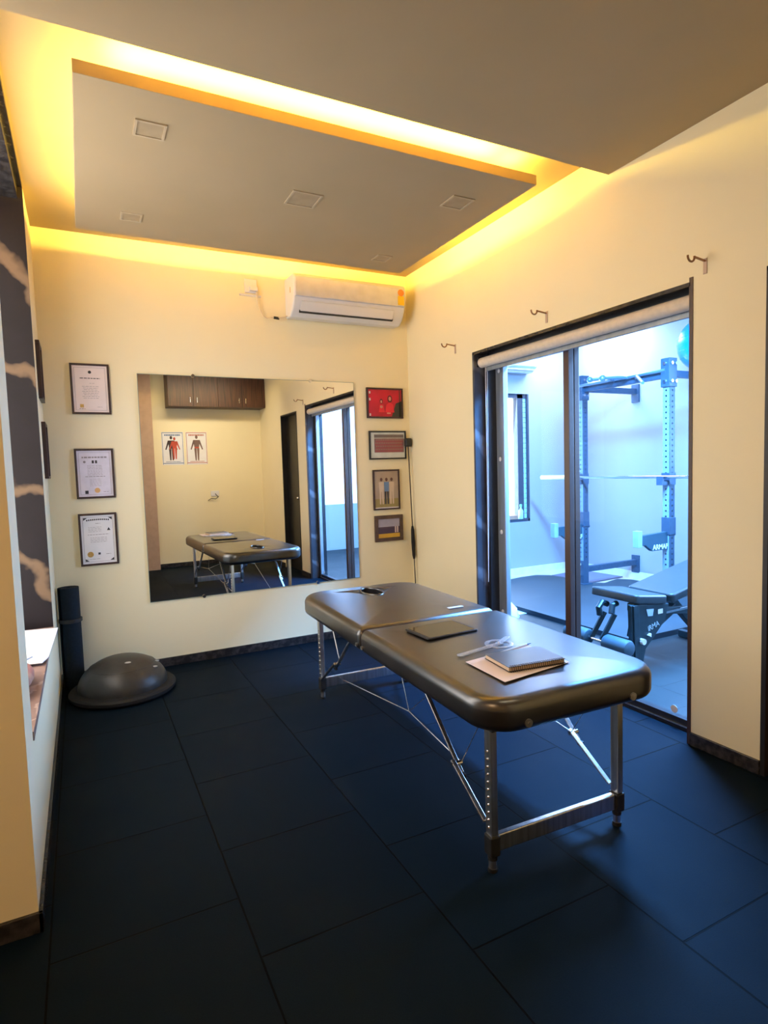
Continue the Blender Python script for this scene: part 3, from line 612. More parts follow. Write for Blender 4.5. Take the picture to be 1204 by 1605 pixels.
def certificate(x0, x1, z0, z1, lab, kind):
    t, ix, iz = frame_on_back(x0, x1, z0, z1, 0.013, frame_wood, lab, 'framed_certificate', 'framed certificates left of the mirror')
    rnd = random.Random(kind)
    obj('paper', box(nb(), -ix, ix, -0.010, 0, -iz, iz), pink_paper if kind == 0 else (lilac if kind == 1 else white_paper), t, smooth=False)
    y = -0.0105
    bm = nb(); q(bm, -ix+0.012, -ix+0.0135, -iz+0.012, iz-0.012, y); q(bm, ix-0.0135, ix-0.012, -iz+0.012, iz-0.012, y); q(bm, -ix+0.012, ix-0.012, iz-0.0135, iz-0.012, y); q(bm, -ix+0.012, ix-0.012, -iz+0.012, -iz+0.0135, y)
    obj('border_line', bm, ink, t, smooth=False)
    bm = nb()
    if kind == 0:
        words(bm, 0, iz-0.082, 0.12, 0.005, y, rnd, 1); words(bm, 0.01, iz-0.115, 0.03, 0.002, y, rnd)
        for k in range(8): words(bm, 0, iz-0.135-0.011*k, 0.10-0.01*(k % 3), 0.0022, y, rnd)
        words(bm, 0.05, -iz+0.035, 0.03, 0.002, y, rnd); words(bm, -0.055, -iz+0.022, 0.035, 0.003, y, rnd, 1)
    elif kind == 1:
        words(bm, 0, iz-0.045, 0.15, 0.010, y, rnd, 0)
        for k in range(7): words(bm, 0, iz-0.10-0.010*k, 0.09, 0.0022, y, rnd)
        words(bm, 0, iz-0.172, 0.12, 0.004, y, rnd)
        for k in range(6): words(bm, 0, iz-0.19-0.009*k, 0.07, 0.0018, y, rnd)
        q(bm, -0.016, -0.003, iz-0.085, iz-0.065, y, 1); q(bm, 0.004, 0.016, iz-0.085, iz-0.065, y, 1)
        q(bm, -0.066, -0.046, -iz+0.018, -iz+0.040, y, 1); words(bm, 0.06, -iz+0.03, 0.03, 0.003, y, rnd); disc(bm, -0.06, iz-0.075, 0.008, y)
    else:
        for k in range(12):
            a = (k-5.5)/5.5; q(bm, a*0.065-0.004, a*0.065+0.004, iz-0.034-a*a*0.004, iz-0.024-a*a*0.004, y, 1)
        words(bm, 0, iz-0.055, 0.03, 0.003, y, rnd)
        for k in range(4): words(bm, -0.02, iz-0.080-0.010*k, 0.08, 0.002, y, rnd)
        words(bm, 0, iz-0.13, 0.13, 0.003, y, rnd)
        for k in range(4): words(bm, 0, iz-0.150-0.010*k, 0.10, 0.002, y, rnd)
        q(bm, -0.008, 0.006, -iz+0.058, -iz+0.072, y, 1); words(bm, 0.055, -iz+0.06, 0.03, 0.003, y, rnd); words(bm, -0.04, -iz+0.030, 0.09, 0.002, y, rnd)
        for sx in (-1, 1):
            for sz in (-1, 1): poly(bm, [(sx*(ix-0.016), sz*(iz-0.016)), (sx*(ix-0.040), sz*(iz-0.016)), (sx*(ix-0.016), sz*(iz-0.034))], y, 1)
        poly(bm, [(0.064, iz-0.085), (0.075, iz-0.105), (0.053, iz-0.105)], y, 1)
    obj('printed_text', bm, [ink, dark_ink], t, smooth=False)
    bm = nb()
    if kind == 0: disc(bm, 0.0, iz-0.042, 0.010, y); obj('crest', bm, dark_ink, t, smooth=False); bm = nb(); q(bm, -0.068, -0.046, -iz+0.030, -iz+0.052, y); obj('stamp', bm, gold, t, smooth=False)
    elif kind == 1: disc(bm, 0.008, -iz+0.040, 0.017, y); obj('seal', bm, orange, t, smooth=False)
    else: disc(bm, -0.055, -iz+0.062, 0.019, y-0.001); obj('seal', bm, gold, t, smooth=False)
certificate(-0.023, 0.211, 1.778, 2.108, 'framed certificate with a small crest, topmost left of the mirror', 0)
certificate(-0.029, 0.206, 1.220, 1.551, 'framed certificate with an orange seal, middle of the three left of the mirror', 1)
certificate(-0.031, 0.201, 0.770, 1.120, 'framed certificate with a round gold seal, lowest left of the mirror', 2)

GP = 'framed photos right of the mirror'
Y1 = -0.0105
# red portrait photo
t, ix, iz = frame_on_back(2.114, 2.450, 1.776, 2.024, 0.014, frame_wood, 'framed red photo of two people, topmost right of the mirror', 'framed_photo', GP)
obj('print', box(nb(), -ix, ix, -0.010, 0, -iz, iz), mat('red_print', (0.55, 0.004, 0.03), 0.35, noise=(6, (0.40, 0.004, 0.02), 2)), t, smooth=False)
bm = nb(); poly(bm, [(0.06, -iz), (ix, -iz), (ix, 0.02), (0.10, 0.0)], Y1, 0); q(bm, ix-0.02, ix-0.012, -iz, iz, Y1, 0)
disc(bm, 0.045, 0.035, 0.022, Y1-.0002, 1, rz=0.03); disc(bm, 0.045, 0.037, 0.012, Y1-.0005, 2, rz=0.018)
poly(bm, [(0.0, -0.075), (0.085, -0.075), (0.075, -0.01), (0.045, 0.01), (0.012, -0.01)], Y1-.0002, 3)
disc(bm, -0.035, 0.015, 0.014, Y1-.0005, 1, rz=0.02); disc(bm, -0.035, 0.012, 0.008, Y1-.0007, 2, rz=0.012); disc(bm, -0.035, -0.03, 0.013, Y1-.0007, 2, rz=0.011)
q(bm, 0.015, 0.05, -0.088, -0.076, Y1-.0007, 2); poly(bm, [(-0.06, -0.075), (-0.005, -0.075), (-0.015, -0.012), (-0.05, -0.012)], Y1-.0002, 3)
for z in (0.085, 0.03, -0.095): q(bm, -ix+0.008, -ix+0.022, z-0.010, z+0.010, Y1, 4)
obj('picture_figures', bm, [mat('print_dark_olive', (0.03, 0.03, 0.022), .4), mat('print_brown_hair', (0.10, 0.006, 0.008), .4), mat('print_skin', (0.62, 0.25, 0.20), .4), mat('print_deep_red', (0.75, 0.02, 0.04), .4), mat('print_white', (0.8, 0.75, 0.78), .4)], t, smooth=False)
# team photo
t, ix, iz = frame_on_back(2.124, 2.468, 1.437, 1.672, 0.012, black_plastic, 'framed group photo of a team in red rows, second from top right of the mirror', 'framed_photo', GP)
obj('print', box(nb(), -ix, ix, -0.010, 0, -iz, iz), mat('pale_mount', (0.60, 0.63, 0.60), 0.4), t, smooth=False)
bm = nb(); q(bm, -ix+0.035, ix-0.01, iz-0.045, iz-0.018, Y1, 0); q(bm, -ix+0.035, ix-0.008, -iz+0.045, iz-0.05, Y1, 1)
for r_ in range(4):
    for c in range(16):
        x = -ix+0.05+c*(2*ix-0.07)/15.5+(r_ % 2)*0.006; z = -iz+0.060+r_*0.026
        q(bm, x-0.006, x+0.006, z-0.012, z+0.006, Y1-.0003, 2); disc(bm, x, z+0.011, 0.005, Y1-.0005, 3, n=8)
obj('picture_figures', bm, [mat('print_stand_grey', (0.16, 0.13, 0.13), .4), mat('print_team_dark', (0.20, 0.11, 0.12), .4), mat('print_team_red', (0.32, 0.07, 0.09), .4), mat('print_face', (0.35, 0.20, 0.16), .4)], t, smooth=False)
# portrait of three people
t, ix, iz = frame_on_back(2.148, 2.396, 1.017, 1.352, 0.013, frame_wood, 'upright framed photo of three standing people, third from top right of the mirror', 'framed_photo', GP)
obj('print', box(nb(), -ix, ix, -0.010, 0, -iz, iz), mat('tan_scene_print', (0.42, 0.33, 0.26), 0.4, noise=(8, (0.34, 0.26, 0.20), 3)), t, smooth=False)
bm = nb(); q(bm, -ix, ix, -iz, -iz+0.08, Y1, 0); q(bm, -ix, ix, -iz, -iz+0.008, Y1-.0001, 4)
for cx, sh, pn in ((-0.048, 1, 1), (0.0, 2, 3), (0.048, 1, 1)):
    disc(bm, cx, 0.085, 0.012, Y1-.0006, 5, rz=0.015); poly(bm, [(cx-0.024, 0.065), (cx+0.024, 0.065), (cx+0.020, -0.015), (cx-0.020, -0.015)], Y1-.0004, sh)
    poly(bm, [(cx-0.020, -0.015), (cx-0.002, -0.015), (cx-0.006, -0.12), (cx-0.018, -0.12)], Y1-.0004, pn); poly(bm, [(cx+0.002, -0.015), (cx+0.020, -0.015), (cx+0.018, -0.12), (cx+0.006, -0.12)], Y1-.0004, pn)
obj('picture_figures', bm, [mat('print_grass', (0.30, 0.24, 0.09), .4), mat('print_cream_kit', (0.62, 0.50, 0.40), .4), mat('print_blue_shirt', (0.12, 0.22, 0.45), .4), mat('print_dark_trousers', (0.03, 0.03, 0.05), .4), mat('print_white', (0.8, 0.75, 0.78), .4), mat('print_head', (0.12, 0.05, 0.04), .4)], t, smooth=False)
# small landscape photo
t, ix, iz = frame_on_back(2.152, 2.416, 0.752, 0.970, 0.030, frame_wood2, 'small framed photo with a yellow band, lowest right of the mirror', 'framed_photo', GP)
obj('print', box(nb(), -ix, ix, -0.010, 0, -iz, iz), mat('grey_sky_print', (0.36, 0.34, 0.44), 0.4), t, smooth=False)
bm = nb(); q(bm, -ix, ix, -0.045, 0.012, Y1, 0); q(bm, -ix, ix, -iz, -0.045, Y1, 1)
for x in (0.055, 0.075): q(bm, x, x+0.012, -0.04, 0.012, Y1-.0003, 2)
for k in range(12): disc(bm, -0.085+k*0.012, 0.005, 0.005, Y1-.0003, 3, n=8)
obj('picture_figures', bm, [mat('print_navy', (0.05, 0.03, 0.08), .4), mat('print_yellow', (0.62, 0.36, 0.03), .4), mat('print_pale', (0.6, 0.5, 0.5), .4), mat('print_head2', (0.10, 0.06, 0.08), .4)], t, smooth=False)

# two frames on the left wall seen edge-on
for y0, z0, z1, lab in ((4.05, 1.83, 2.17, 'dark picture frame seen edge-on on the left wall, upper of two'), (4.10, 1.36, 1.70, 'dark picture frame seen edge-on on the left wall, lower of two')):
    t = thing('side_picture_frame', lab, 'picture frame', (LW, y0, z0), 0, 'picture frames on the left wall')
    w_, h_ = 0.25, z1-z0; bw = 0.015
    bm = nb(); box(bm, 0, 0.022, 0, w_, 0, bw); box(bm, 0, 0.022, 0, w_, h_-bw, h_); box(bm, 0, 0.022, 0, bw, bw, h_-bw); box(bm, 0, 0.022, w_-bw, w_, bw, h_-bw)
    obj('frame', bm, frame_wood, t, smooth=False, bevel=0.002); obj('print', box(nb(), 0, 0.012, bw, w_-bw, bw, h_-bw), white_paper, t, smooth=False)

# ------------------------------------------------------------------ air conditioner
ac = thing('air_conditioner', 'white split air conditioner high on the back wall beside the corner', 'air conditioner', (1.46, B, 2.515))
W_ = 0.93
prof = [(0, 0.0), (-0.10, -0.005), (-0.155, 0.03), (-0.195, 0.095), (-0.215, 0.17), (-0.218, 0.255), (-0.20, 0.288), (0, 0.29)]
bm = nb(); rings(bm, [[Vector((x, y, z)) for y, z in prof] for x in (0.0, W_)]); obj('body', bm, white_plastic, ac, bevel=0.012, seg=3)
bm = nb(); prism(bm, [(0.012, -0.222, 0.10+0.02), (0.012, -0.223, 0.262), (0.012, -0.19, 0.262), (0.012, -0.19, 0.12)], (W_-0.024, 0, 0)); obj('front_panel', bm, mat('panel_plastic', (0.56, 0.56, 0.60), 0.3), ac, bevel=0.004)
bm = nb(); prism(bm, [(0.06, -0.1605, 0.024), (0.06, -0.172, 0.030), (0.06, -0.203, 0.090), (0.06, -0.196, 0.094)], (W_-0.16, 0, 0)); obj('air_flap', bm, white_plastic, ac, bevel=0.002)
bm = nb(); prism(bm, [(0.055, -0.150, 0.016), (0.055, -0.163, 0.020), (0.055, -0.168, 0.034), (0.055, -0.155, 0.036)], (W_-0.15, 0, 0)); obj('outlet_slot', bm, black_plastic, ac, smooth=False)
bm = nb(); box(bm, W_-0.075, W_-0.02, -0.226, -0.222, 0.13, 0.20); obj('energy_label', bm, mat('yellow_label', (0.80, 0.52, 0.01), .5), ac, smooth=False)
bm = nb(); cyl(bm, (W_-0.048, -0.2235, 0.225), (W_-0.048, -0.2265, 0.225), 0.027, n=20); obj('round_sticker', bm, mat('orange_sticker', (0.75, 0.22, 0.03), .5), ac)
bm = nb(); box(bm, -0.002, 0.0, -0.14, -0.13, 0.16, 0.20); obj('side_latch', bm, mat('amber_latch', (0.55, 0.35, 0.1), .5), ac, smooth=False)
sk = thing('wall_socket', 'white wall socket with a plug beside the air conditioner', 'socket', (1.20, B, 2.725))
obj('plate', box(nb(), -0.045, 0.045, -0.012, 0, -0.045, 0.055), white_plastic, sk, smooth=False, bevel=0.003)
obj('plug', box(nb(), -0.015, 0.045, -0.04, -0.012, -0.035, -0.005), white_plastic, sk, smooth=False, bevel=0.004)
obj('conduit', box(nb(), -0.085, 0.075, -0.012, 0, -0.068, -0.056), white_plastic, sk, smooth=False)
bm = nb(); P_ = [(1.235, B-0.03, 2.705), (1.24, B-0.02, 2.62), (1.265, B-0.018, 2.55), (1.285, B-0.015, 2.515), (1.31, B-0.015, 2.505), (1.335, B-0.015, 2.515), (1.36, B-0.015, 2.512), (1.40, B-0.04, 2.51), (1.458, B-0.05, 2.525)]
tube(bm, P_, 0.004, 6); pc = obj('power_cable', bm, mat('cream_cable', (0.75, 0.62, 0.42), .5)); tag(pc, 'thin cable hanging from the wall socket to the air conditioner', 'cable')
bm = nb(); cyl(bm, (1.36, B-0.025, 2.512), (1.40, B-0.03, 2.508), 0.010, n=10); obj('black_joint', bm, black_plastic, pc)

# curtain rod brackets on the right wall
for y, z, lab in ((1.745, 2.225, 'bronze curtain rod bracket nearest the camera, above the right end of the sliding door'), (2.75, 2.243, 'bronze curtain rod bracket above the middle of the sliding door'), (3.715, 2.243, 'bronze curtain rod bracket nearest the room corner, left of the sliding door')):
    t = thing('curtain_bracket', lab, 'curtain bracket', (RW, y, z), 0, 'empty curtain rod brackets on the right wall')
    bm = nb(); box(bm, -0.004, 0, -0.009, 0.009, -0.055, 0.012); obj('wall_plate', bm, mat('pale_bracket_plate', (0.55, 0.40, 0.30), 0.4), t, smooth=False, bevel=0.001)
    bm = nb(); bar(bm, (-0.002, 0, 0), (-0.075, 0, 0.008), 0.007, 0.007); obj('arm', bm, brass, t, smooth=False)
    bm = nb(); tube(bm, [(-0.075-0.022+0.022*math.cos(a), 0, 0.008+0.022*math.sin(a)) for a in [0.2-k*(PI+0.3)/12 for k in range(13)]], 0.0045, 8); obj('hook', bm, brass, t)

# ------------------------------------------------------------------ massage table
TA = -0.0356; TZ = 0.625
tb = thing('massage_table', 'black padded folding massage table on aluminium legs', 'massage table', (1.152, 1.548, 0), TA)
CX0, CX1, CY0, CYM, CY1 = -0.088, 0.678, -0.125, 0.905, 1.86
CZ0 = 0.515
bm = nb(); pad(bm, CX0, CX1, CY0, CYM-0.003, CZ0, TZ, (0.13, 0.03, 0.03, 0.13), 0.040, 0.03, crown=0.010); c1 = obj('cushion', bm, vinyl, tb)
bm = nb(); pad(bm, CX0, CX1, CYM+0.003, CY1, CZ0, TZ, (0.03, 0.15, 0.15, 0.03), 0.040, 0.03, crown=0.010); c2 = obj('cushion', bm, vinyl, tb)
# breathing hole through the rear cushion
HX, HY = 0.285, 1.60
bm = nb(); n = 40
rings(bm, [[Vector((HX+0.055*math.cos(2*PI*i/n), HY+0.105*math.sin(2*PI*i/n), z)) for i in range(n)] for z in (0.4, 0.8)])
me = bpy.data.meshes.new('cut'); bmesh.ops.recalc_face_normals(bm, faces=bm.faces[:]); bm.to_mesh(me); bm.free(); cut = bpy.data.objects.new('cut', me); COL.objects.link(cut); cut.parent = tb
md = c2.modifiers.new('hole', 'BOOLEAN'); md.operation = 'DIFFERENCE'; md.object = cut; md.solver = 'EXACT'
bpy.context.view_layer.update()
newme = bpy.data.meshes.new_from_object(c2.evaluated_get(bpy.context.evaluated_depsgraph_get()))
c2.modifiers.clear(); c2.data = newme; bpy.data.objects.remove(cut)
for p in newme.polygons:
    if p.normal.z > 0.99999: p.use_smooth = False
bm = nb(); tube(bm, [(HX+0.058*math.cos(2*PI*i/n), HY+0.108*math.sin(2*PI*i/n), TZ+0.010) for i in range(n)], 0.006, 8, closed=True); obj('face_hole_rim', bm, vinyl, tb)
bm = nb(); pad(bm, HX-0.052, HX+0.052, HY-0.10, HY+0.10, CZ0+0.02, TZ-0.03, (0.05,)*4, 0.02); obj('face_hole_plug', bm, vinyl, tb)
bm = nb(); box(bm, 0.455, 0.54, 1.00, 1.025, TZ+0.005, TZ+0.0075); obj('maker_tag', bm, mat('silver_tag', (0.7, 0.66, 0.7), .4), tb, smooth=False)
# under-frame rails
bm = nb()
for y0, y1 in ((CY0+0.06, CYM-0.02), (CYM+0.02, CY1-0.06)):
    box(bm, CX0+0.05, CX0+0.07, y0, y1, CZ0-0.006, CZ0+0.02); box(bm, CX1-0.07, CX1-0.05, y0, y1, CZ0-0.006, CZ0+0.02)
    box(bm, CX0+0.05, CX1-0.05, y0, y0+0.02, CZ0-0.006, CZ0+0.02); box(bm, CX0+0.05, CX1-0.05, y1-0.02, y1, CZ0-0.006, CZ0+0.02)
obj('under_frame', bm, black_plastic, tb, smooth=False)
LX = (0.0, 0.560); LY = (0.0, 1.725)
for j, ly in enumerate(LY):
    for i, lx in enumerate(LX):
        bm = nb(); box(bm, lx-0.0125, lx+0.0125, ly-0.0165, ly+0.0165, 0.075, CZ0+0.01)
        for s in (-1, 1): box(bm, lx-0.0125, lx+0.0125, ly+s*0.0165-0.002, ly+s*0.0165+0.002, 0.13, CZ0)
        lg = obj('leg', bm, alu, tb, smooth=False, bevel=0.004)
        bm = nb(); box(bm, lx-0.019, lx+0.019, ly-0.022, ly+0.022, 0.058, 0.128); obj('leg_collar', bm, black_plastic, lg, smooth=False, bevel=0.005)
        bm = nb(); cyl(bm, (lx, ly, 0.006), (lx, ly, 0.075), 0.0135, n=18); obj('inner_tube', bm, alu, lg)
        bm = nb(); cyl(bm, (lx, ly, 0.042), (lx, ly, 0.058), 0.0165, n=18); obj('lock_ring', bm, black_plastic, lg)
        bm = nb(); cyl(bm, (lx, ly, 0.0), (lx, ly, 0.012), 0.0165, n=18); obj('rubber_foot', bm, rubber, lg)
        bm = nb()
        for k in range(11): sphere(bm, (lx-0.0130, ly, 0.155+k*0.026), 0.0042, n=8)
        if i == 0: obj('height_buttons', bm, chrome, lg)
        else: bm.free()
    bm = nb(); box(bm, LX[0]+0.019, LX[1]-0.019, ly-0.011, ly+0.011, 0.066, 0.126); obj('end_stretcher', bm, alu, tb, smooth=False, bevel=0.004)
# folding braces: the lower bar leaves the leg, the upper bar runs up to the middle of the cushion
def brace(x, ylo, zlo, yh, zh, yup, zup, flip):
    s = 1 if yh > ylo else -1
    d = 0.012
    bm = nb(); bar(bm, (x-d, ylo, zlo), (x-d, yh+s*0.01, zh+0.012), 0.009, 0.017, up=(1, 0, 0)); b1 = obj('brace', bm, alu, tb, smooth=False, bevel=0.002)
    bm = nb(); bar(bm, (x+0.004, yh-s*0.025, zh-0.024), (x+0.004, yup, zup), 0.009, 0.017, up=(1, 0, 0)); obj('brace', bm, alu, tb, smooth=False, bevel=0.002)
    bm = nb(); cyl(bm, (x-0.022, yh, zh), (x+0.02, yh, zh), 0.009, n=12); obj('hinge_pin', bm, chrome, b1)
    bm = nb(); box(bm, x-0.004, x+0.012, yh-s*0.034-0.012, yh-s*0.034+0.012, zh-0.042, zh-0.022); obj('end_cap', bm, black_plastic, b1, smooth=False, bevel=0.003)
# lower end, hinge, upper end
brace(0.0, 0.02, 0.165, 0.215, 0.275, 0.50, 0.515, 0)
brace(0.56, 0.02, 0.150, 0.225, 0.265, 0.50, 0.515, 0)
brace(0.0, 1.70, 0.125, 1.46, 0.285, 1.20, 0.515, 1)
brace(0.56, 1.70, 0.125, 1.46, 0.285, 1.20, 0.515, 1)
for x in (0.02, 0.54):
    sg = 1 if x < .3 else -1
    c_ = obj('brace_cable', tube(nb(), [(x, 0.215, 0.275), (x, 0.63, 0.315), (x+0.10*sg, 1.70, 0.10)], 0.0022, 6), alu, tb)
    for pts_, r_ in (([(x, 0.63, 0.315), (x, 0.72, CZ0)], 0.0016), ([(x, 0.63, 0.315), (x+0.12*sg, 0.66, 0.36)], 0.0016), ([(x, 1.46, 0.285), (x, 1.60, CZ0)], 0.003), ([(x, 0.215, 0.275), (x, 0.06, CZ0)], 0.0016)):
        obj('cable_link', tube(nb(), pts_, r_, 6), alu, c_)
for lx, ly in ((CX0+0.145, CY0), (CX1-0.173, CY0)):
    bm = nb(); cyl(bm, (lx, ly+0.012, CZ0+0.030), (lx, ly-0.006, CZ0+0.030), 0.0135, n=20); cyl(bm, (lx, ly-0.006, CZ0+0.030), (lx, ly-0.009, CZ0+0.030), 0.006, n=12)
    obj('end_knob', bm, mat('worn_metal_knob', (0.35, 0.34, 0.33), .3, metal=.8), tb)
for dy in (-0.035, 0.03):
    bm = nb(); cyl(bm, (CX0+0.004, CYM+dy, CZ0+0.03), (CX0-0.006, CYM+dy, CZ0+0.03), 0.009, n=14); obj('side_latch', bm, mat('worn_metal_knob', (.35, .34, .33), .3), tb)

# ------------------------------------------------------------------ things on the table
TOP = TZ + 0.0105
def on_table(name, label, cat, corners, m, z0, z1, parts=True, rad=0):
    bm = nb(); prism(bm, [(x, y, z0) for x, y in corners], (0, 0, z1-z0)); return bm
def P(x, y): return (x, y)
# tablet
tab = thing('tablet', 'black tablet lying near the middle of the massage table', 'tablet', (1.377, 2.193, TOP), math.radians(2.0))
bm = nb(); pad(bm, -0.130, 0.130, -0.098, 0.098, 0, 0.008, (0.012,)*4, 0.002, 0.002); obj('case', bm, black_plastic, tab)
bm = nb(); pad(bm, -0.118, 0.118, -0.090, 0.090, 0.0078, 0.0086, (0.006,)*4, 0.0004, 0.0002); obj('screen', bm, mat('dark_glossy_screen', (0.03, 0.02, 0.012), 0.06, noise=(3, (0.035, 0.022, 0.012), 2)), tab)
bm = nb(); cyl(bm, (0.124, 0.0, 0.008), (0.124, 0.0, 0.0088), 0.004, n=14); obj('camera_lens', bm, black_plastic, tab)
# paper under the notebook
pp = [(1.222, 1.783), (1.213, 1.543), (1.537, 1.583), (1.546, 1.823)]
bm = nb(); prism(bm, [(x, y, TOP) for x, y in pp], (0, 0, 0.0012)); tag(obj('paper_sheet', bm, pink_paper, smooth=False), 'white paper sheet under the spiral notebook on the massage table', 'paper')
# notebook
nbk = thing('spiral_notebook', 'closed spiral notebook with a pale grey cover near the front of the massage table', 'notebook', (1.404, 1.672, TOP+0.0035), math.radians(-7))
hx, hy = 0.117, 0.083
nbk_cover = mat('pale_grey_cover', (0.12, 0.13, 0.15), 0.30, spec=0.6)
obj('back_cover', box(nb(), -hx, hx, -hy, hy, 0, 0.002), black_plastic, nbk, smooth=False)
bm = nb(); box(bm, -hx+0.003, hx-0.003, -hy+0.004, hy-0.002, 0.002, 0.015); obj('pages', bm, mat('page_block', (0.75, 0.60, 0.45), .8, noise=(400, (0.6, 0.45, 0.33), 2, (.02, .02, 1))), nbk, smooth=False)
obj('front_cover', box(nb(), -hx, hx, -hy, hy, 0.015, 0.0175), nbk_cover, nbk, smooth=False, bevel=0.0007)
bm = nb()
for k in range(26):
    x = -hx+0.010+k*(2*hx-0.02)/25
    tube(bm, [(x, -hy+0.004+0.009*math.cos(a), 0.009+0.0115*math.sin(a)) for a in [i*2*PI/12 for i in range(12)]], 0.0012, 5, closed=True)
obj('spiral_binding', bm, mat('dark_wire', (0.10, 0.06, 0.05), .3, metal=.8), nbk)
# pen behind the notebook
pn = thing('pen', 'thin white pen lying behind the spiral notebook', 'pen', (1.44, 1.800, TOP+0.0055), math.radians(10))
bm = nb(); cyl(bm, (-0.14, 0, 0), (0.10, 0, 0), 0.0035, n=12); obj('barrel', bm, white_plastic, pn)
bm = nb(); cyl(bm, (0.10, 0, 0), (0.125, 0, 0), 0.0035, 0.001, n=12); obj('tip', bm, mat('blue_pen_tip', (0.02, 0.05, 0.3), .3), pn)
# clear plastic goniometer
gn = thing('goniometer', 'clear plastic goniometer with a round dial between tablet and notebook', 'goniometer', (1.462, 1.895, TOP), math.radians(4))
bm = nb(); n = 32; ro, ri = 0.058, 0.042
rings(bm, [[Vector((ro*math.cos(2*PI*i/n), ro*math.sin(2*PI*i/n), 0)) for i in range(n)], [Vector((ro*math.cos(2*PI*i/n), ro*math.sin(2*PI*i/n), 0.003)) for i in range(n)], [Vector((ri*math.cos(2*PI*i/n), ri*math.sin(2*PI*i/n), 0.003)) for i in range(n)], [Vector((ri*math.cos(2*PI*i/n), ri*math.sin(2*PI*i/n), 0)) for i in range(n)]], False, closed=True)
obj('dial_ring', bm, clear_plastic, gn)
bm = nb(); pad(bm, -0.23, 0.02, -0.014, 0.014, 0.0005, 0.004, (0.012,)*4, 0.001, 0.001); o = obj('long_arm', bm, clear_plastic, gn); o.rotation_euler = (0, 0, 0.12)
bm = nb(); pad(bm, -0.02, 0.10, -0.012, 0.012, 0.0042, 0.0072, (0.010,)*4, 0.001, 0.001); o = obj('short_arm', bm, clear_plastic, gn); o.rotation_euler = (0, 0, 0.45)
bm = nb(); cyl(bm, (0, 0, 0), (0, 0, 0.009), 0.006, n=14); obj('rivet', bm, white_plastic, gn)
bm = nb()
for k in range(22): box(bm, -0.21+k*0.008, -0.2095+k*0.008, -0.012, -0.006 if k % 5 else -0.002, 0.0041, 0.0044)
o = obj('scale_marks', bm, dark_ink, gn, smooth=False); o.rotation_euler = (0, 0, 0.12)

# ------------------------------------------------------------------ things on the floor
bo = thing('balance_dome', 'charcoal half-ball balance trainer on the floor in the left corner', 'balance trainer', (0.165, 4.045, 0))
bm = nb(); lathe(bm, [(0.27, 0.0), (0.30, 0.006), (0.312, 0.02), (0.312, 0.036), (0.30, 0.048), (0.262, 0.052), (0.24, 0.05)], n=64); obj('platform', bm, rubber, bo)
bm = nb(); pr = [(0.262, 0.046)]
for k in range(1, 17):
    a = PI/2*k/16; pr.append((0.262*math.cos(a*0.995), 0.05+0.185*math.sin(a)))
lathe(bm, pr, n=64); obj('dome', bm, bosu_rub, bo)
bm = nb(); n = 60
for rr_ in (0.19,):
    zz = 0.05+0.185*math.sqrt(1-(rr_/0.262)**2); tube(bm, [(rr_*math.cos(2*PI*i/n), rr_*math.sin(2*PI*i/n), zz) for i in range(n)], 0.0025, 6, closed=True)
obj('raised_ring', bm, bosu_rub, bo)
def on_dome(az, r): return Vector((r*math.cos(az), r*math.sin(az), 0.05+0.185*math.sqrt(max(0, 1-(r/0.262)**2))+0.001))
bm = nb()
for az, r in ((-0.55, 0.21), (-1.35, 0.12), (-0.10, 0.20)):
    p = on_dome(az, r); sphere(bm, p, 0.012, n=10, s=(1.6, 0.6, 0.5))
obj('moulded_mark', bm, mat('pale_mark', (0.5, 0.48, 0.45), .5), bo)

ym = thing('exercise_mat_roll', 'rolled navy exercise mat standing upright in the left corner', 'exercise mat', (-0.112, 4.325, 0))
bm = nb(); pts = []
for k in range(110):
    a = k/110*2*PI*4.6; r = 0.012+0.050*k/110; pts.append((r*math.cos(a), r*math.sin(a)))
th = 0.0045
outer = [(x*(1+th/max(math.hypot(x, y), .01)), y*(1+th/max(math.hypot(x, y), .01))) for x, y in pts]
vs = []
for z in (0.0, 0.655):
    vs.append(([bm.verts.new((x, y, z)) for x, y in pts], [bm.verts.new((x, y, z)) for x, y in outer]))
for k in range(109):
    for s in (0, 1): bm.faces.new((vs[s][0][k], vs[s][0][k+1], vs[s][1][k+1], vs[s][1][k]))
    bm.faces.new((vs[0][0][k], vs[0][0][k+1], vs[1][0][k+1], vs[1][0][k])); bm.faces.new((vs[0][1][k], vs[0][1][k+1], vs[1][1][k+1], vs[1][1][k]))
for k in (0, 109): bm.faces.new((vs[0][0][k], vs[0][1][k], vs[1][1][k], vs[1][0][k]))
obj('rolled_sheet', bm, navy, ym)
bm = nb(); lathe(bm, [(0.064, 0.43), (0.0695, 0.432), (0.0695, 0.452), (0.064, 0.454)], n=40, cap=False); obj('strap', bm, black_plastic, ym)

sw = thing('exercise_pole', 'thin black flexible exercise pole with a thick grip leaning in the right corner', 'exercise pole', (2.476, 4.335, 0))
A_ = Vector((0.012, 0.0, 0)); Z_ = Vector((0.0, 0.06, 1.55)); dv = Z_-A_
bm = nb(); cyl(bm, A_, Z_, 0.0045, n=10); obj('rod', bm, mat('dark_brown_rod', (0.02, 0.008, 0.006), .4), sw)
bm = nb(); tube(bm, [A_+dv*t_ for t_ in (0.38, 0.40, 0.47, 0.54, 0.56)], [0.008, 0.014, 0.017, 0.014, 0.008], 14); obj('grip', bm, rubber, sw)
bm = nb(); c_ = Z_; box(bm, c_.x-0.03, c_.x+0.03, c_.y-0.02, c_.y+0.02, c_.z-0.01, c_.z+0.06); obj('end_weight', bm, black_plastic, sw, bevel=0.010, seg=3)
bm = nb(); box(bm, A_.x-0.03, A_.x+0.03, -0.02, 0.02, 0, 0.06); obj('end_weight', bm, black_plastic, sw, bevel=0.010, seg=3)

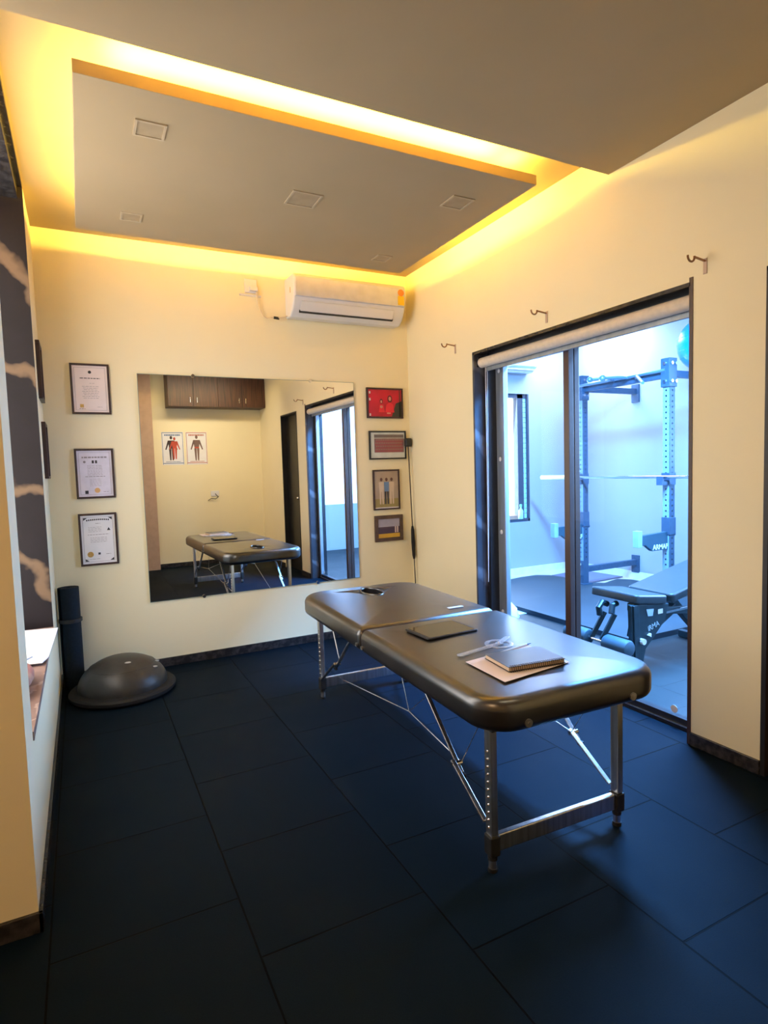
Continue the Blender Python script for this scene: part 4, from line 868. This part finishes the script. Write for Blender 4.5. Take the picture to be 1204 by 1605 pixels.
# things on the left sill
bm = nb(); prism(bm, [(-0.47, 3.03, WZ0+0.02), (-0.20, 3.00, WZ0+0.012), (-0.18, 3.10, WZ0+0.008), (-0.16, 3.72, WZ0+0.001), (-0.47, 3.70, WZ0+0.02)], (0, 0, 0.004))
tag(obj('folded_paper', bm, white_paper, smooth=False), 'large white paper sheet lying on the sill of the left wall opening', 'paper')
pu = thing('sill_pouch', 'pinkish tan pouch on the sill in front of the white paper', 'pouch', (-0.30, 2.70, WZ0))
bm = nb(); sphere(bm, (0, 0, 0.05), 0.10, n=20, s=(0.9, 2.0, 0.5)); obj('pouch_body', bm, mat('pink_tan_fabric', (0.45, 0.18, 0.14), 0.7, noise=(20, (0.55, 0.30, 0.2), 4)), pu)
bm = nb(); bar(bm, (0.05, 0.08, 0.095), (0.07, 0.14, 0.09), 0.02, 0.008); obj('clasp', bm, white_plastic, pu, smooth=False, bevel=.002)

# ------------------------------------------------------------------ rear of the room (seen in the mirror)
YR = -0.25
cb = thing('overhead_cabinet', 'dark walnut overhead cabinet across the rear wall, seen in the mirror', 'cabinet', (1.14, YR, 2.30))
CW, CD, CH = RW-1.14-0.004, 0.34, 0.528
obj('body', box(nb(), 0, CW, 0.002, CD-0.02, 0, CH), walnut, cb, smooth=False)
for k in range(4):
    x0, x1 = k*CW/4+0.002, (k+1)*CW/4-0.002
    d_ = obj('door', box(nb(), x0, x1, CD-0.02, CD, 0.0, CH-0.004), walnut, cb, smooth=False, bevel=0.001)
    hxp = x1-0.045 if k % 2 == 0 else x0+0.045
    bm = nb(); tube(bm, [(hxp, CD, 0.05), (hxp, CD+0.022, 0.055), (hxp, CD+0.022, 0.125), (hxp, CD, 0.13)], 0.006, 8); obj('handle', bm, chrome, d_)
def poster(x0, x1, z0, z1, lab, border, fig):
    t = thing('anatomy_poster', lab, 'poster', ((x0+x1)/2, YR+0.001, (z0+z1)/2), 0, 'anatomy posters on the rear wall')
    hx_, hz_ = (x1-x0)/2, (z1-z0)/2; y = 0.0035
    obj('sheet', box(nb(), -hx_, hx_, 0, 0.003, -hz_, hz_), white_paper, t, smooth=False)
    bm = nb(); b_ = 0.010
    q(bm, -hx_+.006, hx_-.006, hz_-b_-.006, hz_-.006, y); q(bm, -hx_+.006, hx_-.006, -hz_+.02, -hz_+b_+.02, y); q(bm, -hx_+.006, -hx_+.006+b_*.7, -hz_+.006, hz_-.006, y); q(bm, hx_-.006-b_*.7, hx_-.006, -hz_+.006, hz_-.006, y)
    words(bm, 0, hz_-0.045, 0.22, 0.022, y, random.Random(fig+5)); words(bm, 0, -hz_+0.045, 0.20, 0.010, y, random.Random(fig+9))
    obj('printed_border', bm, border, t, smooth=False)
    def man(cx, s, mi, bm, y):
        disc(bm, cx, 0.155*s, 0.018*s, y, mi, rz=0.025*s)
        poly(bm, [(cx-0.045*s, 0.115*s), (cx+0.045*s, 0.115*s), (cx+0.03*s, 0.0), (cx-0.03*s, 0.0)], y, mi)
        for k in (-1, 1):
            poly(bm, [(cx+k*0.045*s, 0.115*s), (cx+k*0.085*s, -0.015*s), (cx+k*0.07*s, -0.02*s), (cx+k*0.03*s, 0.08*s)], y, mi)
            poly(bm, [(cx+k*0.002, 0.0), (cx+k*0.035*s, 0.0), (cx+k*0.025*s, -0.17*s), (cx+k*0.008*s, -0.17*s)], y, mi)
    bm = nb()
    if fig == 0: man(-0.02, 1.0, 2, bm, y); man(0.025, 0.9, 0, bm, y+.0004)
    else: man(0, 1.05, 1, bm, y); q(bm, -0.03, 0.03, 0.0, 0.02, y+.0005, 0)
    obj('printed_figure', bm, [mat('muscle_red', (0.55, 0.07, 0.03), .6), mat('grey_brown_figure', (0.20, 0.12, 0.10), .6), mat('dark_hair_print', (0.05, 0.03, 0.03), .6)], t, smooth=False)
poster(1.065, 1.365, 1.49, 1.965, 'anatomy poster with blue border and red muscle figures seen in the mirror', mat('blue_print', (0.12, 0.20, 0.36), .6), 0)
poster(1.400, 1.700, 1.49, 1.965, 'anatomy poster with red border and one grey figure seen in the mirror', mat('red_print_border', (0.50, 0.16, 0.10), .6), 1)
ws = thing('rear_wall_socket', 'white socket with a curled cable on the rear wall, seen in the mirror', 'socket', (1.78, YR, 1.05))
obj('plate', box(nb(), -0.06, 0.06, 0, 0.012, -0.04, 0.04), white_plastic, ws, smooth=False, bevel=0.003)
bm = nb(); tube(bm, [(0.0, 0.014, 0.0), (0.04, 0.03, -0.05), (0.0, 0.03, -0.08), (-0.06, 0.02, -0.07), (-0.11, 0.02, -0.10)], 0.005, 6); obj('cable', bm, black_plastic, ws)
